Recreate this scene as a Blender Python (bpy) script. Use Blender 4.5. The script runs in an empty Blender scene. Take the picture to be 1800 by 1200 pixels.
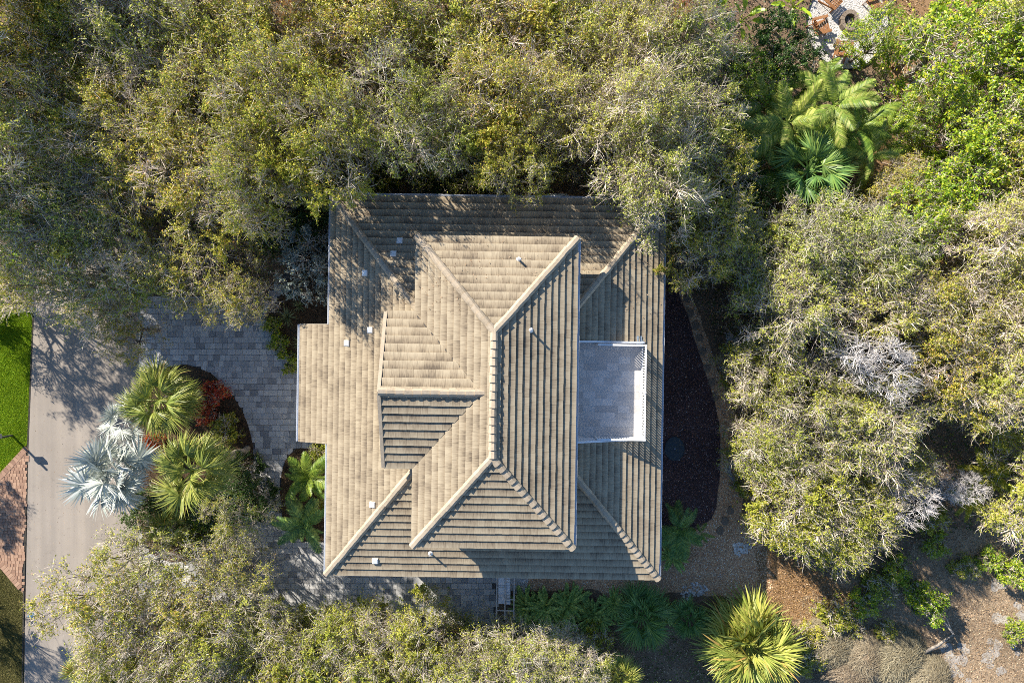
import bpy, bmesh, math, random
import numpy as np
from mathutils import Vector, Matrix

sc = bpy.context.scene
# ------------------------------------------------------------------ camera, light, exposure
H = 42.0            # drone height above the drive
F = 1200.0          # focal length in photo pixels (1800 px wide)
cam_d = bpy.data.cameras.new("camera"); cam_d.sensor_width = 36.0; cam_d.lens = 24.0
cam_d.clip_start = 0.5; cam_d.clip_end = 2000.0
cam = bpy.data.objects.new("camera", cam_d); sc.collection.objects.link(cam)
cam.location = (0, 0, H); cam.rotation_euler = (0, 0, 0); sc.camera = cam

K = 1.22            # metres a shadow moves east (and south) for every metre of height
SUN_TO = Vector((-K, K, 1.0)).normalized()
EL = math.asin(SUN_TO.z)
w = bpy.data.worlds.new("World"); sc.world = w; w.use_nodes = True
nt = w.node_tree; bg = nt.nodes["Background"]
sky = nt.nodes.new("ShaderNodeTexSky"); sky.sky_type = 'NISHITA'; sky.sun_disc = False
sky.sun_elevation = EL; sky.sun_rotation = math.radians(-45)
sky.air_density = 1.0; sky.dust_density = 0.0; sky.ozone_density = 5.0
nt.links.new(sky.outputs[0], bg.inputs[0]); bg.inputs[1].default_value = 0.09
sun_d = bpy.data.lights.new("sun", 'SUN'); sun_d.energy = 5.0; sun_d.angle = math.radians(0.5)
sun_d.color = (1.0, 0.92, 0.80)
sun = bpy.data.objects.new("sun", sun_d); sc.collection.objects.link(sun)
sun.rotation_euler = SUN_TO.to_track_quat('Z', 'Y').to_euler(); sun.location = (-60, 60, 60)
vs = sc.view_settings; vs.view_transform = 'Standard'; vs.look = 'None'; vs.exposure = 1.05; vs.gamma = 1.0
vs.use_curve_mapping = False
sc.cycles.max_bounces = 6; sc.cycles.diffuse_bounces = 3; sc.cycles.transparent_max_bounces = 4
sc.cycles.use_denoising = False; sc.cycles.filter_width = 0.95

COL = sc.collection
R = np.random.default_rng(7)
random.seed(7)

# ------------------------------------------------------------------ helpers
def P(u, v, z=0.0):
    "photo pixel -> world point on the level z"
    d = (H - z) / F
    return np.array(((u - 900) * d, -(v - 600) * d, z))

def link(o, parent=None):
    COL.objects.link(o)
    if parent is not None: o.parent = parent
    return o

def tag(o, label=None, cat=None, group=None, kind=None):
    if label: o["label"] = label
    if cat: o["category"] = cat
    if group: o["group"] = group
    if kind: o["kind"] = kind
    return o

def empty(name, loc=(0, 0, 0), rz=0.0, parent=None):
    o = bpy.data.objects.new(name, None); o.empty_display_size = 0.2
    o.location = loc; o.rotation_euler = (0, 0, rz)
    return link(o, parent)

def mesh_np(name, V, Fc, mats=(), mat_idx=None, smooth=False):
    "mesh from arrays; Fc is an (n,3) or (n,4) array or a list of such arrays"
    me = bpy.data.meshes.new(name)
    V = np.asarray(V, dtype=np.float32)
    arrs = Fc if isinstance(Fc, list) else [np.asarray(Fc)]
    arrs = [np.asarray(a, dtype=np.int32) for a in arrs if len(a)]
    loops = np.concatenate([a.ravel() for a in arrs]) if arrs else np.zeros(0, np.int32)
    tot = np.concatenate([np.full(len(a), a.shape[1], np.int32) for a in arrs]) if arrs else np.zeros(0, np.int32)
    start = np.concatenate([[0], np.cumsum(tot)[:-1]]).astype(np.int32) if len(tot) else tot
    me.vertices.add(len(V)); me.vertices.foreach_set("co", V.ravel())
    me.loops.add(len(loops)); me.loops.foreach_set("vertex_index", loops)
    me.polygons.add(len(tot)); me.polygons.foreach_set("loop_start", start)
    me.polygons.foreach_set("loop_total", tot)
    for m in mats: me.materials.append(m)
    if mat_idx is not None: me.polygons.foreach_set("material_index", np.asarray(mat_idx, np.int32))
    me.polygons.foreach_set("use_smooth", np.full(len(tot), bool(smooth)))
    me.update(calc_edges=True)
    return me

def obj(name, me, parent=None):
    return link(bpy.data.objects.new(name, me), parent)

BOXF = [(0, 3, 2, 1), (4, 5, 6, 7), (0, 1, 5, 4), (1, 2, 6, 5), (2, 3, 7, 6), (3, 0, 4, 7)]
class MB:
    "collects boxes, tubes and prisms into one mesh"
    def __init__(s): s.v = []; s.f = []
    def add(s, v, f):
        n = len(s.v); s.v += [tuple(p) for p in v]; s.f += [tuple(i + n for i in q) for q in f]; return s
    def box(s, x0, x1, y0, y1, z0, z1):
        return s.add([(x0, y0, z0), (x1, y0, z0), (x1, y1, z0), (x0, y1, z0),
                      (x0, y0, z1), (x1, y0, z1), (x1, y1, z1), (x0, y1, z1)], BOXF)
    def bar(s, a, b, wd, th, up=(0, 0, 1)):
        a = Vector(a); b = Vector(b); d = (b - a).normalized(); u = Vector(up)
        sd = d.cross(u)
        if sd.length < 1e-4: sd = d.cross(Vector((1, 0, 0)))
        sd.normalize(); u = sd.cross(d).normalized()
        c = [(-wd / 2, -th / 2), (wd / 2, -th / 2), (wd / 2, th / 2), (-wd / 2, th / 2)]
        return s.add([a + sd * x + u * y for x, y in c] + [b + sd * x + u * y for x, y in c], BOXF)
    def tube(s, pts, rad, n=8, cap=True):
        pts = [Vector(p) for p in pts]
        rad = rad if hasattr(rad, '__len__') else [rad] * len(pts)
        vs_, fs = [], []
        for i, p in enumerate(pts):
            d = (pts[min(i + 1, len(pts) - 1)] - pts[max(i - 1, 0)]).normalized()
            a = d.orthogonal().normalized() if abs(d.z) < 0.9 else Vector((1, 0, 0))
            a = (a - d * a.dot(d)).normalized(); b = d.cross(a)
            for k in range(n):
                t = 2 * math.pi * k / n
                vs_.append(p + (a * math.cos(t) + b * math.sin(t)) * rad[i])
        for i in range(len(pts) - 1):
            for k in range(n):
                fs.append((i * n + k, i * n + (k + 1) % n, (i + 1) * n + (k + 1) % n, (i + 1) * n + k))
        if cap:
            fs.append(tuple(range(n - 1, -1, -1))); m = (len(pts) - 1) * n; fs.append(tuple(range(m, m + n)))
        return s.add(vs_, fs)
    def mesh(s, name, mat, smooth=False):
        me = bpy.data.meshes.new(name); me.from_pydata(s.v, [], s.f)
        if mat: me.materials.append(mat)
        if smooth:
            for p in me.polygons: p.use_smooth = True
        me.update(); return me
    def build(s, name, mat, parent=None, smooth=False):
        return obj(name, s.mesh(name, mat, smooth), parent)

def inside(pts, poly):
    "points (n,2) in polygon"
    x, y = pts[:, 0], pts[:, 1]; c = np.zeros(len(pts), bool); p = np.asarray(poly)[:, :2]
    j = len(p) - 1
    for i in range(len(p)):
        xi, yi = p[i]; xj, yj = p[j]
        if yi != yj:
            c ^= ((yi > y) != (yj > y)) & (x < (xj - xi) * (y - yi) / (yj - yi) + xi)
        j = i
    return c

def pxpoly(pts, z=0.0): return [tuple(P(u, v, z)[:2]) for u, v in pts]

def curvy(pts, n=6, jit=0.05, seed=1):
    "closed Catmull-Rom through world points, slightly ragged"
    rg = np.random.default_rng(seed); p = np.asarray(pts, float); m = len(p); out = []
    for i in range(m):
        a, b, c, d = p[i - 1], p[i], p[(i + 1) % m], p[(i + 2) % m]
        for k in range(n):
            t = k / n
            q = 0.5 * ((2 * b) + (-a + c) * t + (2 * a - 5 * b + 4 * c - d) * t * t + (-a + 3 * b - 3 * c + d) * t ** 3)
            out.append(q + rg.normal(0, jit, 2))
    return [tuple(q) for q in out]

def sheet(name, poly, z, mat, thick=0.0, kind="structure"):
    bm = bmesh.new()
    vs_ = [bm.verts.new((x, y, z)) for x, y in poly]
    f = bm.faces.new(vs_); bm.normal_update()
    if f.normal.z < 0: f.normal_flip()
    if thick:
        r = bmesh.ops.extrude_face_region(bm, geom=[f])
        top = [e for e in r['geom'] if isinstance(e, bmesh.types.BMVert)]
        for q in top: q.co.z += thick
        bmesh.ops.recalc_face_normals(bm, faces=bm.faces[:])
    bmesh.ops.triangulate(bm, faces=[g for g in bm.faces if len(g.verts) > 4])
    me = bpy.data.meshes.new(name); bm.to_mesh(me); bm.free(); me.materials.append(mat)
    o = obj(name, me); o["kind"] = kind
    return o

# ------------------------------------------------------------------ materials
def new_mat(name):
    m = bpy.data.materials.new(name); m.use_nodes = True
    t = m.node_tree; b = t.nodes["Principled BSDF"]
    return m, t, b

def N(t, typ, **kw):
    n = t.nodes.new(typ)
    for k, v in kw.items():
        if k in n.inputs: n.inputs[k].default_value = v
        else: setattr(n, k, v)
    return n

def ramp(t, fac, stops):
    r = t.nodes.new("ShaderNodeValToRGB"); e = r.color_ramp.elements
    while len(e) < len(stops): e.new(0.5)
    for q, (p, c) in zip(e, stops): q.position = p; q.color = (*c, 1)
    t.links.new(fac, r.inputs[0]); return r.outputs[0]

def math_n(t, op, a, b=None):
    n = t.nodes.new("ShaderNodeMath"); n.operation = op
    for i, q in enumerate((a, b)):
        if q is None: continue
        if hasattr(q, 'links'): t.links.new(q, n.inputs[i])
        else: n.inputs[i].default_value = q
    return n.outputs[0]

def mixc(t, fac, a, b, mode='MIX'):
    n = t.nodes.new("ShaderNodeMix"); n.data_type = 'RGBA'; n.blend_type = mode
    for i, q in ((0, fac), (6, a), (7, b)):
        if hasattr(q, 'links'): t.links.new(q, n.inputs[i])
        else: n.inputs[i].default_value = q if i == 0 else (*q, 1)
    return n.outputs[2]

def pos(t, scale=(1, 1, 1), rot=0.0):
    g = t.nodes.new("ShaderNodeNewGeometry"); mp = t.nodes.new("ShaderNodeMapping")
    mp.inputs['Scale'].default_value = scale; mp.inputs['Rotation'].default_value = (0, 0, rot)
    t.links.new(g.outputs['Position'], mp.inputs[0]); return mp.outputs[0]

def noise(t, vec, scale, detail=4, rough=0.6, out=0):
    n = t.nodes.new("ShaderNodeTexNoise"); n.inputs['Scale'].default_value = scale
    n.inputs['Detail'].default_value = detail; n.inputs['Roughness'].default_value = rough
    t.links.new(vec, n.inputs['Vector']); return n.outputs[out]

def bump(t, b, h, strength=0.4, dist=0.02):
    n = t.nodes.new("ShaderNodeBump"); n.inputs['Strength'].default_value = strength
    n.inputs['Distance'].default_value = dist
    t.links.new(h, n.inputs['Height']); t.links.new(n.outputs[0], b.inputs['Normal'])

def rnd(t):
    "one random number per piece, whether it is an object or an island of a joined mesh"
    g = t.nodes.new("ShaderNodeNewGeometry"); o = t.nodes.new("ShaderNodeObjectInfo")
    s = math_n(t, 'ADD', g.outputs['Random Per Island'], o.outputs['Random'])
    wn = t.nodes.new("ShaderNodeTexWhiteNoise"); wn.noise_dimensions = '1D'
    t.links.new(math_n(t, 'MULTIPLY', s, 37.7), wn.inputs['W']); return wn.outputs['Value']

def plain(name, c, rough=0.6, metal=0.0, var=0.12, scale=8.0):
    m, t, b = new_mat(name)
    f = noise(t, pos(t), scale)
    d = tuple(x * (1 - var) for x in c); l = tuple(min(1, x * (1 + var)) for x in c)
    t.links.new(ramp(t, f, [(0.3, d), (0.7, l)]), b.inputs['Base Color'])
    b.inputs['Roughness'].default_value = rough; b.inputs['Metallic'].default_value = metal
    return m

def ground_mat(name, cols, big=0.35, fine=9.0, bs=0.5, bd=0.03, speck=None):
    m, t, b = new_mat(name); p = pos(t)
    a = noise(t, p, big, 6, 0.65); f = noise(t, p, fine, 5, 0.75)
    s = math_n(t, 'ADD', math_n(t, 'MULTIPLY', a, 0.55), math_n(t, 'MULTIPLY', f, 0.45))
    n = len(cols); c = ramp(t, s, [(0.36 + 0.3 * i / (n - 1), q) for i, q in enumerate(cols)])
    if speck:
        sp = noise(t, p, 38, 2, 0.5)
        r_ = t.nodes.new("ShaderNodeMapRange"); r_.inputs[1].default_value = 0.58; r_.inputs[2].default_value = 0.72
        t.links.new(sp, r_.inputs[0]); c = mixc(t, r_.outputs[0], c, speck)
    t.links.new(c, b.inputs['Base Color']); b.inputs['Roughness'].default_value = 0.95
    b.inputs['Specular IOR Level'].default_value = 0.15
    bump(t, b, f, bs, bd); return m

def leaf_mat(name, stops, trans=0.3, rough=0.5, objvar=0.25, spec=0.35, patch=None):
    m, t, b = new_mat(name)
    g = t.nodes.new("ShaderNodeNewGeometry"); oi = t.nodes.new("ShaderNodeObjectInfo")
    c = ramp(t, g.outputs['Random Per Island'], stops)
    # each plant a little different, and slow drifts of tint inside a crown
    pn = noise(t, pos(t), 0.55, 2, 0.5)
    hs = t.nodes.new("ShaderNodeHueSaturation"); t.links.new(c, hs.inputs['Color'])
    v = math_n(t, 'ADD', math_n(t, 'MULTIPLY', oi.outputs['Random'], objvar), 1 - objvar / 2)
    v = math_n(t, 'MULTIPLY', v, math_n(t, 'ADD', math_n(t, 'MULTIPLY', pn, 0.6), 0.7))
    t.links.new(v, hs.inputs['Value'])
    hue = math_n(t, 'ADD', math_n(t, 'MULTIPLY', oi.outputs['Random'], -0.03), 0.513)
    t.links.new(hue, hs.inputs['Hue'])
    c = hs.outputs[0]
    t.links.new(c, b.inputs['Base Color']); b.inputs['Roughness'].default_value = rough
    b.inputs['Specular IOR Level'].default_value = spec
    tr = t.nodes.new("ShaderNodeBsdfTranslucent"); t.links.new(c, tr.inputs['Color'])
    mx = t.nodes.new("ShaderNodeMixShader"); mx.inputs[0].default_value = trans
    t.links.new(b.outputs[0], mx.inputs[1]); t.links.new(tr.outputs[0], mx.inputs[2])
    t.links.new(mx.outputs[0], t.nodes["Material Output"].inputs[0])
    return m

def tile_mat(name, scale, cols, rough=0.85):
    "weathered flat concrete tile: grain along the slope, each tile its own tone, lip shade painted towards the head"
    m, t, b = new_mat(name)
    p = pos(t, scale); st = noise(t, p, 1.0, 5, 0.7); blot = noise(t, pos(t), 0.7, 5, 0.6)
    r_ = rnd(t)
    s = math_n(t, 'ADD', math_n(t, 'MULTIPLY', st, 0.52), math_n(t, 'MULTIPLY', blot, 0.36))
    s = math_n(t, 'ADD', s, math_n(t, 'ADD', math_n(t, 'MULTIPLY', r_, 0.10), 0.025))
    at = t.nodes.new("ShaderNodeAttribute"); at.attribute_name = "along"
    s = math_n(t, 'SUBTRACT', s, math_n(t, 'MULTIPLY', at.outputs['Fac'], 0.27))  # painted shade: tile colour darkens towards the head, under the next course's lip
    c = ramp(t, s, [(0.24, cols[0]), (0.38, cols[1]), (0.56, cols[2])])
    t.links.new(c, b.inputs['Base Color']); b.inputs['Roughness'].default_value = rough
    b.inputs['Specular IOR Level'].default_value = 0.25
    bump(t, b, st, 0.35, 0.01); return m

TC = [(0.125, 0.098, 0.07), (0.29, 0.232, 0.158), (0.43, 0.36, 0.25)]
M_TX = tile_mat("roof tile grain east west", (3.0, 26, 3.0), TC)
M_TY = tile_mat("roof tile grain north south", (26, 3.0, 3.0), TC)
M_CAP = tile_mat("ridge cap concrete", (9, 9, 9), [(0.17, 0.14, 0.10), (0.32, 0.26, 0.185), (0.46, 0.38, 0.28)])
M_UNDER = plain("roof underlay", (0.07, 0.06, 0.05), 0.9)
M_WHITE = plain("white paint", (0.80, 0.80, 0.80), 0.4, var=0.04)
M_WALL = plain("cream stucco", (0.62, 0.57, 0.48), 0.85, var=0.06)
M_GUT = plain("white aluminium gutter", (0.70, 0.73, 0.78), 0.35, var=0.05)
M_GLASS = plain("dark window glass", (0.03, 0.04, 0.05), 0.08, var=0.2)
M_VENT = plain("white roof vent metal", (0.85, 0.85, 0.84), 0.45, var=0.03)
M_BARK = plain("grey bark", (0.20, 0.175, 0.145), 0.95, var=0.4, scale=5)
M_PTRUNK = plain("pale palm trunk", (0.36, 0.31, 0.25), 0.95, var=0.3, scale=9)
M_TWIG = leaf_mat("pale twig bark", [(0.0, (0.315, 0.260, 0.206)), (0.5, (0.597, 0.505, 0.412)), (1.0, (0.850, 0.796, 0.678))], 0.0, 0.9, 0.2, 0.1)
M_BARE = leaf_mat("bleached bare twig", [(0.0, (0.504, 0.468, 0.456)), (1.0, (0.792, 0.756, 0.732))], 0.0, 0.9, 0.1, 0.1)
M_OLIVE = leaf_mat("olive leaves", [(0.0, (0.104, 0.132, 0.022)), (0.3, (0.271, 0.311, 0.038)), (0.65, (0.480, 0.490, 0.056)), (0.9, (0.750, 0.678, 0.095)), (1.0, (0.750, 0.415, 0.143))], 0.35)
M_GREYG = leaf_mat("grey green leaves", [(0.0, (0.160, 0.200, 0.028)), (0.4, (0.378, 0.439, 0.058)), (0.8, (0.655, 0.659, 0.104)), (1.0, (0.850, 0.760, 0.229))], 0.35)
M_BRIGHT = leaf_mat("bright broad leaves", [(0.0, (0.101, 0.193, 0.014)), (0.35, (0.222, 0.369, 0.023)), (0.75, (0.444, 0.576, 0.035)), (1.0, (0.807, 0.737, 0.047))], 0.32, 0.38, 0.2, 0.45)
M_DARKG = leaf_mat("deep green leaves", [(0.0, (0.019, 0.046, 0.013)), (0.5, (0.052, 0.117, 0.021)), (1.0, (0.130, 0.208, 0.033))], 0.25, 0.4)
M_YELL = leaf_mat("yellow green leaves", [(0.0, (0.157, 0.191, 0.023)), (0.4, (0.343, 0.382, 0.039)), (0.8, (0.572, 0.573, 0.065)), (1.0, (0.715, 0.587, 0.104))], 0.35)
M_SILV = leaf_mat("silver leaves", [(0.0, (0.135, 0.176, 0.149)), (0.5, (0.297, 0.365, 0.324)), (0.95, (0.486, 0.567, 0.513)), (1.0, (0.608, 0.567, 0.162))], 0.15, 0.6)
M_RED = leaf_mat("red croton leaves", [(0.0, (0.114, 0.038, 0.023)), (0.4, (0.418, 0.076, 0.028)), (0.8, (0.722, 0.171, 0.038)), (1.0, (0.380, 0.380, 0.057))])
M_SABAL = leaf_mat("cabbage palm frond", [(0.0, (0.124, 0.167, 0.027)), (0.5, (0.236, 0.279, 0.049)), (0.9, (0.374, 0.390, 0.076)), (1.0, (0.415, 0.335, 0.108))], 0.2, 0.45, 0.2)
M_BISM = leaf_mat("silver palm frond", [(0.0, (0.347, 0.399, 0.349)), (0.5, (0.553, 0.592, 0.529)), (1.0, (0.799, 0.797, 0.721))], 0.12, 0.5, 0.15)
M_PALMETTO = leaf_mat("palmetto frond", [(0.0, (0.193, 0.248, 0.041)), (0.5, (0.359, 0.400, 0.076)), (0.92, (0.524, 0.511, 0.124)), (1.0, (0.580, 0.359, 0.110))], 0.2, 0.45, 0.2)
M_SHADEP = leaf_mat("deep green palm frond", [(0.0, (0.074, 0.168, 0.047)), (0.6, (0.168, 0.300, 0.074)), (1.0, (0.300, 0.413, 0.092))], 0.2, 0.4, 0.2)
M_FEATHER = leaf_mat("feather palm frond", [(0.0, (0.09, 0.16, 0.02)), (0.5, (0.18, 0.29, 0.035)), (1.0, (0.32, 0.40, 0.06))], 0.25, 0.4, 0.2)
M_COCO = leaf_mat("olive feather palm frond", [(0.0, (0.131, 0.196, 0.031)), (0.5, (0.263, 0.360, 0.053)), (0.85, (0.434, 0.496, 0.106)), (1.0, (0.473, 0.406, 0.160))], 0.25, 0.45, 0.25)
M_DEADF = leaf_mat("dry brown frond", [(0.0, (0.20, 0.15, 0.09)), (1.0, (0.42, 0.34, 0.23))], 0.1, 0.9, 0.2, 0.1)
M_FERN = leaf_mat("fern frond", [(0.0, (0.184, 0.313, 0.093)), (0.5, (0.368, 0.552, 0.146)), (1.0, (0.697, 0.809, 0.220))], 0.2, 0.5, 0.2)
M_HAY = leaf_mat("dry grass", [(0.0, (0.270, 0.216, 0.135)), (0.6, (0.446, 0.378, 0.257)), (1.0, (0.621, 0.540, 0.378))], 0.15, 0.9, 0.1, 0.1)
M_GRASS = leaf_mat("lawn grass", [(0.0, (0.108, 0.227, 0.010)), (0.5, (0.234, 0.405, 0.014)), (1.0, (0.432, 0.535, 0.024))], 0.25, 0.6, 0.0, 0.2)
M_GRASSD = leaf_mat("dry lawn grass", [(0.0, (0.10, 0.11, 0.03)), (0.5, (0.19, 0.18, 0.06)), (1.0, (0.30, 0.25, 0.11))], 0.25, 0.7, 0.0, 0.2)
M_LITTER = leaf_mat("fallen leaves", [(0.0, (0.135, 0.085, 0.051)), (0.5, (0.355, 0.237, 0.144)), (1.0, (0.642, 0.490, 0.338))], 0.05, 0.9, 0.0, 0.1)
M_ORANGE = leaf_mat("orange fallen leaves", [(0.0, (0.16, 0.085, 0.035)), (0.5, (0.33, 0.19, 0.08)), (1.0, (0.48, 0.33, 0.17))], 0.05, 0.9, 0.0, 0.1)
M_CHIP = leaf_mat("dark mulch chip", [(0.0, (0.051, 0.033, 0.031)), (0.7, (0.189, 0.117, 0.111)), (0.95, (0.462, 0.296, 0.263)), (1.0, (0.850, 0.850, 0.757))], 0.0, 0.95, 0.0, 0.1)
M_CHIPB = leaf_mat("brown mulch chip", [(0.0, (0.04, 0.025, 0.015)), (0.6, (0.13, 0.085, 0.05)), (1.0, (0.27, 0.19, 0.12))], 0.0, 0.95, 0.0, 0.1)
M_STONE = leaf_mat("brown gravel stone", [(0.0, (0.329, 0.195, 0.108)), (0.5, (0.680, 0.442, 0.251)), (0.9, (0.850, 0.691, 0.416)), (1.0, (0.850, 0.850, 0.776))], 0.0, 0.9, 0.0, 0.2)
M_WSTONE = leaf_mat("white gravel stone", [(0.0, (0.45, 0.43, 0.40)), (1.0, (0.78, 0.76, 0.72))], 0.0, 0.9, 0.0, 0.2)
M_SOIL = ground_mat("woodland soil", [(0.078, 0.052, 0.034), (0.172, 0.117, 0.076), (0.328, 0.233, 0.155)], speck=(0.517, 0.380, 0.259))
M_SAND = ground_mat("sandy dry soil", [(0.145, 0.102, 0.065), (0.275, 0.196, 0.123), (0.420, 0.304, 0.196), (0.522, 0.406, 0.275)], big=0.3, speck=(0.174, 0.123, 0.080))
M_SPATCH = ground_mat("white sand", [(0.22, 0.18, 0.14), (0.42, 0.38, 0.33), (0.60, 0.56, 0.50)], big=1.2, fine=12, speck=(0.2, 0.15, 0.1))
M_OCHRE = ground_mat("ochre leaf soil", [(0.20, 0.115, 0.055), (0.31, 0.19, 0.10), (0.40, 0.27, 0.155)], speck=(0.17, 0.11, 0.06))
M_ROAD = ground_mat("worn pale asphalt", [(0.30, 0.262, 0.222), (0.345, 0.305, 0.26), (0.395, 0.35, 0.30)], big=0.22, fine=30, bs=0.15, bd=0.006)
M_MULCH = ground_mat("dark mulch", [(0.034, 0.023, 0.022), (0.070, 0.045, 0.044), (0.140, 0.094, 0.092)], fine=14, speck=(0.280, 0.202, 0.199))
M_MULCHB = ground_mat("brown mulch", [(0.04, 0.026, 0.017), (0.09, 0.06, 0.037), (0.16, 0.11, 0.07)], fine=14)
M_GRAVEL = ground_mat("gravel bed", [(0.360, 0.222, 0.128), (0.607, 0.388, 0.234), (0.850, 0.581, 0.354)], fine=18)
M_LAWN = ground_mat("lawn soil", [(0.084, 0.146, 0.013), (0.150, 0.244, 0.015), (0.207, 0.308, 0.025)], fine=16)
M_LAWND = ground_mat("dry lawn soil", [(0.06, 0.065, 0.02), (0.11, 0.10, 0.035), (0.17, 0.14, 0.06)], fine=16)
M_JOINT = plain("paver joint sand", (0.10, 0.095, 0.09), 0.95)
M_WGRAV = ground_mat("white gravel", [(0.42, 0.40, 0.38), (0.58, 0.56, 0.53), (0.70, 0.68, 0.65)], fine=22, speck=(0.3, 0.28, 0.26))
M_ROCK = ground_mat("pale rock", [(0.26, 0.25, 0.24), (0.40, 0.38, 0.36), (0.55, 0.53, 0.50)], fine=7)
M_FLAG = ground_mat("flagstone", [(0.16, 0.12, 0.09), (0.24, 0.19, 0.145), (0.30, 0.25, 0.20)], fine=6)
M_TEAK = ground_mat("brown stained wood", [(0.22, 0.10, 0.045), (0.33, 0.16, 0.07), (0.42, 0.22, 0.11)], big=2, fine=20, bd=0.004)
M_GWOOD = ground_mat("weathered grey wood", [(0.14, 0.12, 0.105), (0.20, 0.175, 0.15), (0.27, 0.24, 0.21)], big=2, fine=14, bd=0.004)
M_PLANK = ground_mat("rusty timber", [(0.13, 0.075, 0.04), (0.21, 0.125, 0.07), (0.28, 0.18, 0.11)], big=2, fine=14, bd=0.004)

def road_marks(m):
    t = m.node_tree; b = t.nodes["Principled BSDF"]; old = b.inputs['Base Color'].links[0].from_socket
    band = noise(t, pos(t, (1.1, 0.03, 1)), 1.0, 3, 0.5); st = noise(t, pos(t), 1.6, 6, 0.8)
    k = ramp(t, band, [(0.38, (0.86, 0.86, 0.87)), (0.6, (1.05, 1.04, 1.03))]); k2 = ramp(t, st, [(0.30, (0.78, 0.78, 0.79)), (0.42, (1, 1, 1))])
    t.links.new(mixc(t, 1.0, mixc(t, 1.0, old, k, 'MULTIPLY'), k2, 'MULTIPLY'), b.inputs['Base Color'])
road_marks(M_ROAD)

def piece_mat(name, cols, rough=0.85, grain=14.0, gs=0.25):
    m, t, b = new_mat(name); f = noise(t, pos(t), grain, 4, 0.7); r_ = rnd(t)
    s = math_n(t, 'ADD', math_n(t, 'MULTIPLY', r_, 1 - gs), math_n(t, 'MULTIPLY', f, gs))
    n = len(cols); t.links.new(ramp(t, s, [(0.05 + 0.9 * i / (n - 1), c) for i, c in enumerate(cols)]), b.inputs['Base Color'])
    b.inputs['Roughness'].default_value = rough; b.inputs['Specular IOR Level'].default_value = 0.25
    bump(t, b, f, 0.25, 0.006); return m
M_PAVER = piece_mat("grey concrete paver", [(0.211, 0.211, 0.217), (0.364, 0.364, 0.364), (0.463, 0.460, 0.451), (0.518, 0.512, 0.497), (0.604, 0.589, 0.561)])
M_BRICK = piece_mat("red brick paver", [(0.25, 0.15, 0.105), (0.36, 0.225, 0.155), (0.44, 0.29, 0.20)])
M_GROUT = plain("pale grout", (0.72, 0.72, 0.72), 0.8)
M_DECKT = piece_mat("grey wood-look deck tile", [(0.40, 0.385, 0.37), (0.50, 0.48, 0.46), (0.60, 0.58, 0.56), (0.68, 0.66, 0.64)], 0.6, 5.0, 0.45)

# ------------------------------------------------------------------ ground and paving
G = 300.0
sheet("ground", [(-G, -G), (G, -G), (G, G), (-G, G)], -0.06, M_SOIL)
road_poly = [tuple(P(66, -700)[:2]), tuple(P(62, 400)[:2]), tuple(P(58, 560)[:2]), tuple(P(49, 800)[:2]), tuple(P(42, 1200)[:2]), tuple(P(24, 2200)[:2]),
             tuple(P(224, 2200)[:2]), tuple(P(239, 1200)[:2]), tuple(P(243, 800)[:2]), tuple(P(244, 560)[:2]), tuple(P(246, 400)[:2]), tuple(P(250, -700)[:2])]
sheet("road", road_poly, -0.03, M_ROAD)
lawn_poly = pxpoly([(-500, 430), (60, 430), (57, 560), (51, 700), (48, 780), (-6, 842), (-500, 842)])
sheet("lawn", lawn_poly, -0.045, M_LAWN)
lawn2_poly = pxpoly([(-500, 1000), (0, 1000), (41, 1045), (41, 1300), (-500, 1300)])
sheet("dry_lawn", lawn2_poly, -0.045, M_LAWND)
sand_poly = curvy(pxpoly([(1560, 1010), (1640, 930), (1760, 930), (1900, 900), (2000, 1250), (1700, 1300), (1450, 1260), (1400, 1120), (1440, 1030)]), 5, 0.15, 2)
sheet("sandy_ground", sand_poly, -0.05, M_SAND)
rgS = np.random.default_rng(88)
for k in range(26):
    cu, cv = (rgS.uniform(1655, 1745), rgS.uniform(1095, 1200)) if k < 15 else ((rgS.uniform(1735, 1800), rgS.uniform(1025, 1095)) if k < 22 else (rgS.uniform(1745, 1790), rgS.uniform(1125, 1190)))
    ru = rgS.uniform(5, 15); ph = rgS.uniform(0, 6.28)
    sheet('white_sand', curvy(pxpoly([(cu + ru * rgS.uniform(0.5, 1.3) * math.cos(ph + a), cv + ru * rgS.uniform(0.5, 1.3) * math.sin(ph + a)) for a in np.arange(0, 6.2, 0.9)]), 4, 0.012, 800 + k), -0.0445 + 0.0008 * k, M_SPATCH)
ochre_poly = curvy(pxpoly([(1560, 30), (1640, -40), (1760, -20), (1740, 120), (1680, 220), (1640, 300), (1580, 320), (1510, 290), (1560, 170)]), 5, 0.12, 3)
sheet("ochre_ground", ochre_poly, -0.05, M_OCHRE)
ochre2_poly = curvy(pxpoly([(1340, 960), (1400, 990), (1500, 1040), (1480, 1080), (1400, 1090), (1350, 1070), (1330, 1010)]), 5, 0.1, 4)
sheet("leafy_ground", ochre2_poly, -0.048, M_OCHRE)
ochre3_poly = curvy(pxpoly([(1640, 350), (1710, 340), (1730, 440), (1690, 500), (1650, 470)]), 5, 0.1, 5)
sheet("bare_ground", ochre3_poly, -0.05, M_OCHRE)

drive_poly = pxpoly([(244, 520), (470, 520), (560, 395), (620, 395), (700, 420), (1000, 900), (872, 1014), (872, 1100), (244, 1100)])
drive = sheet("driveway", drive_poly, -0.04, M_JOINT)
brick_poly = pxpoly([(48, 786), (0, 838), (-260, 838), (-260, 990), (0, 990), (40, 1040)])
brickd = sheet("brick_driveway", brick_poly, -0.04, M_JOINT)

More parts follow.
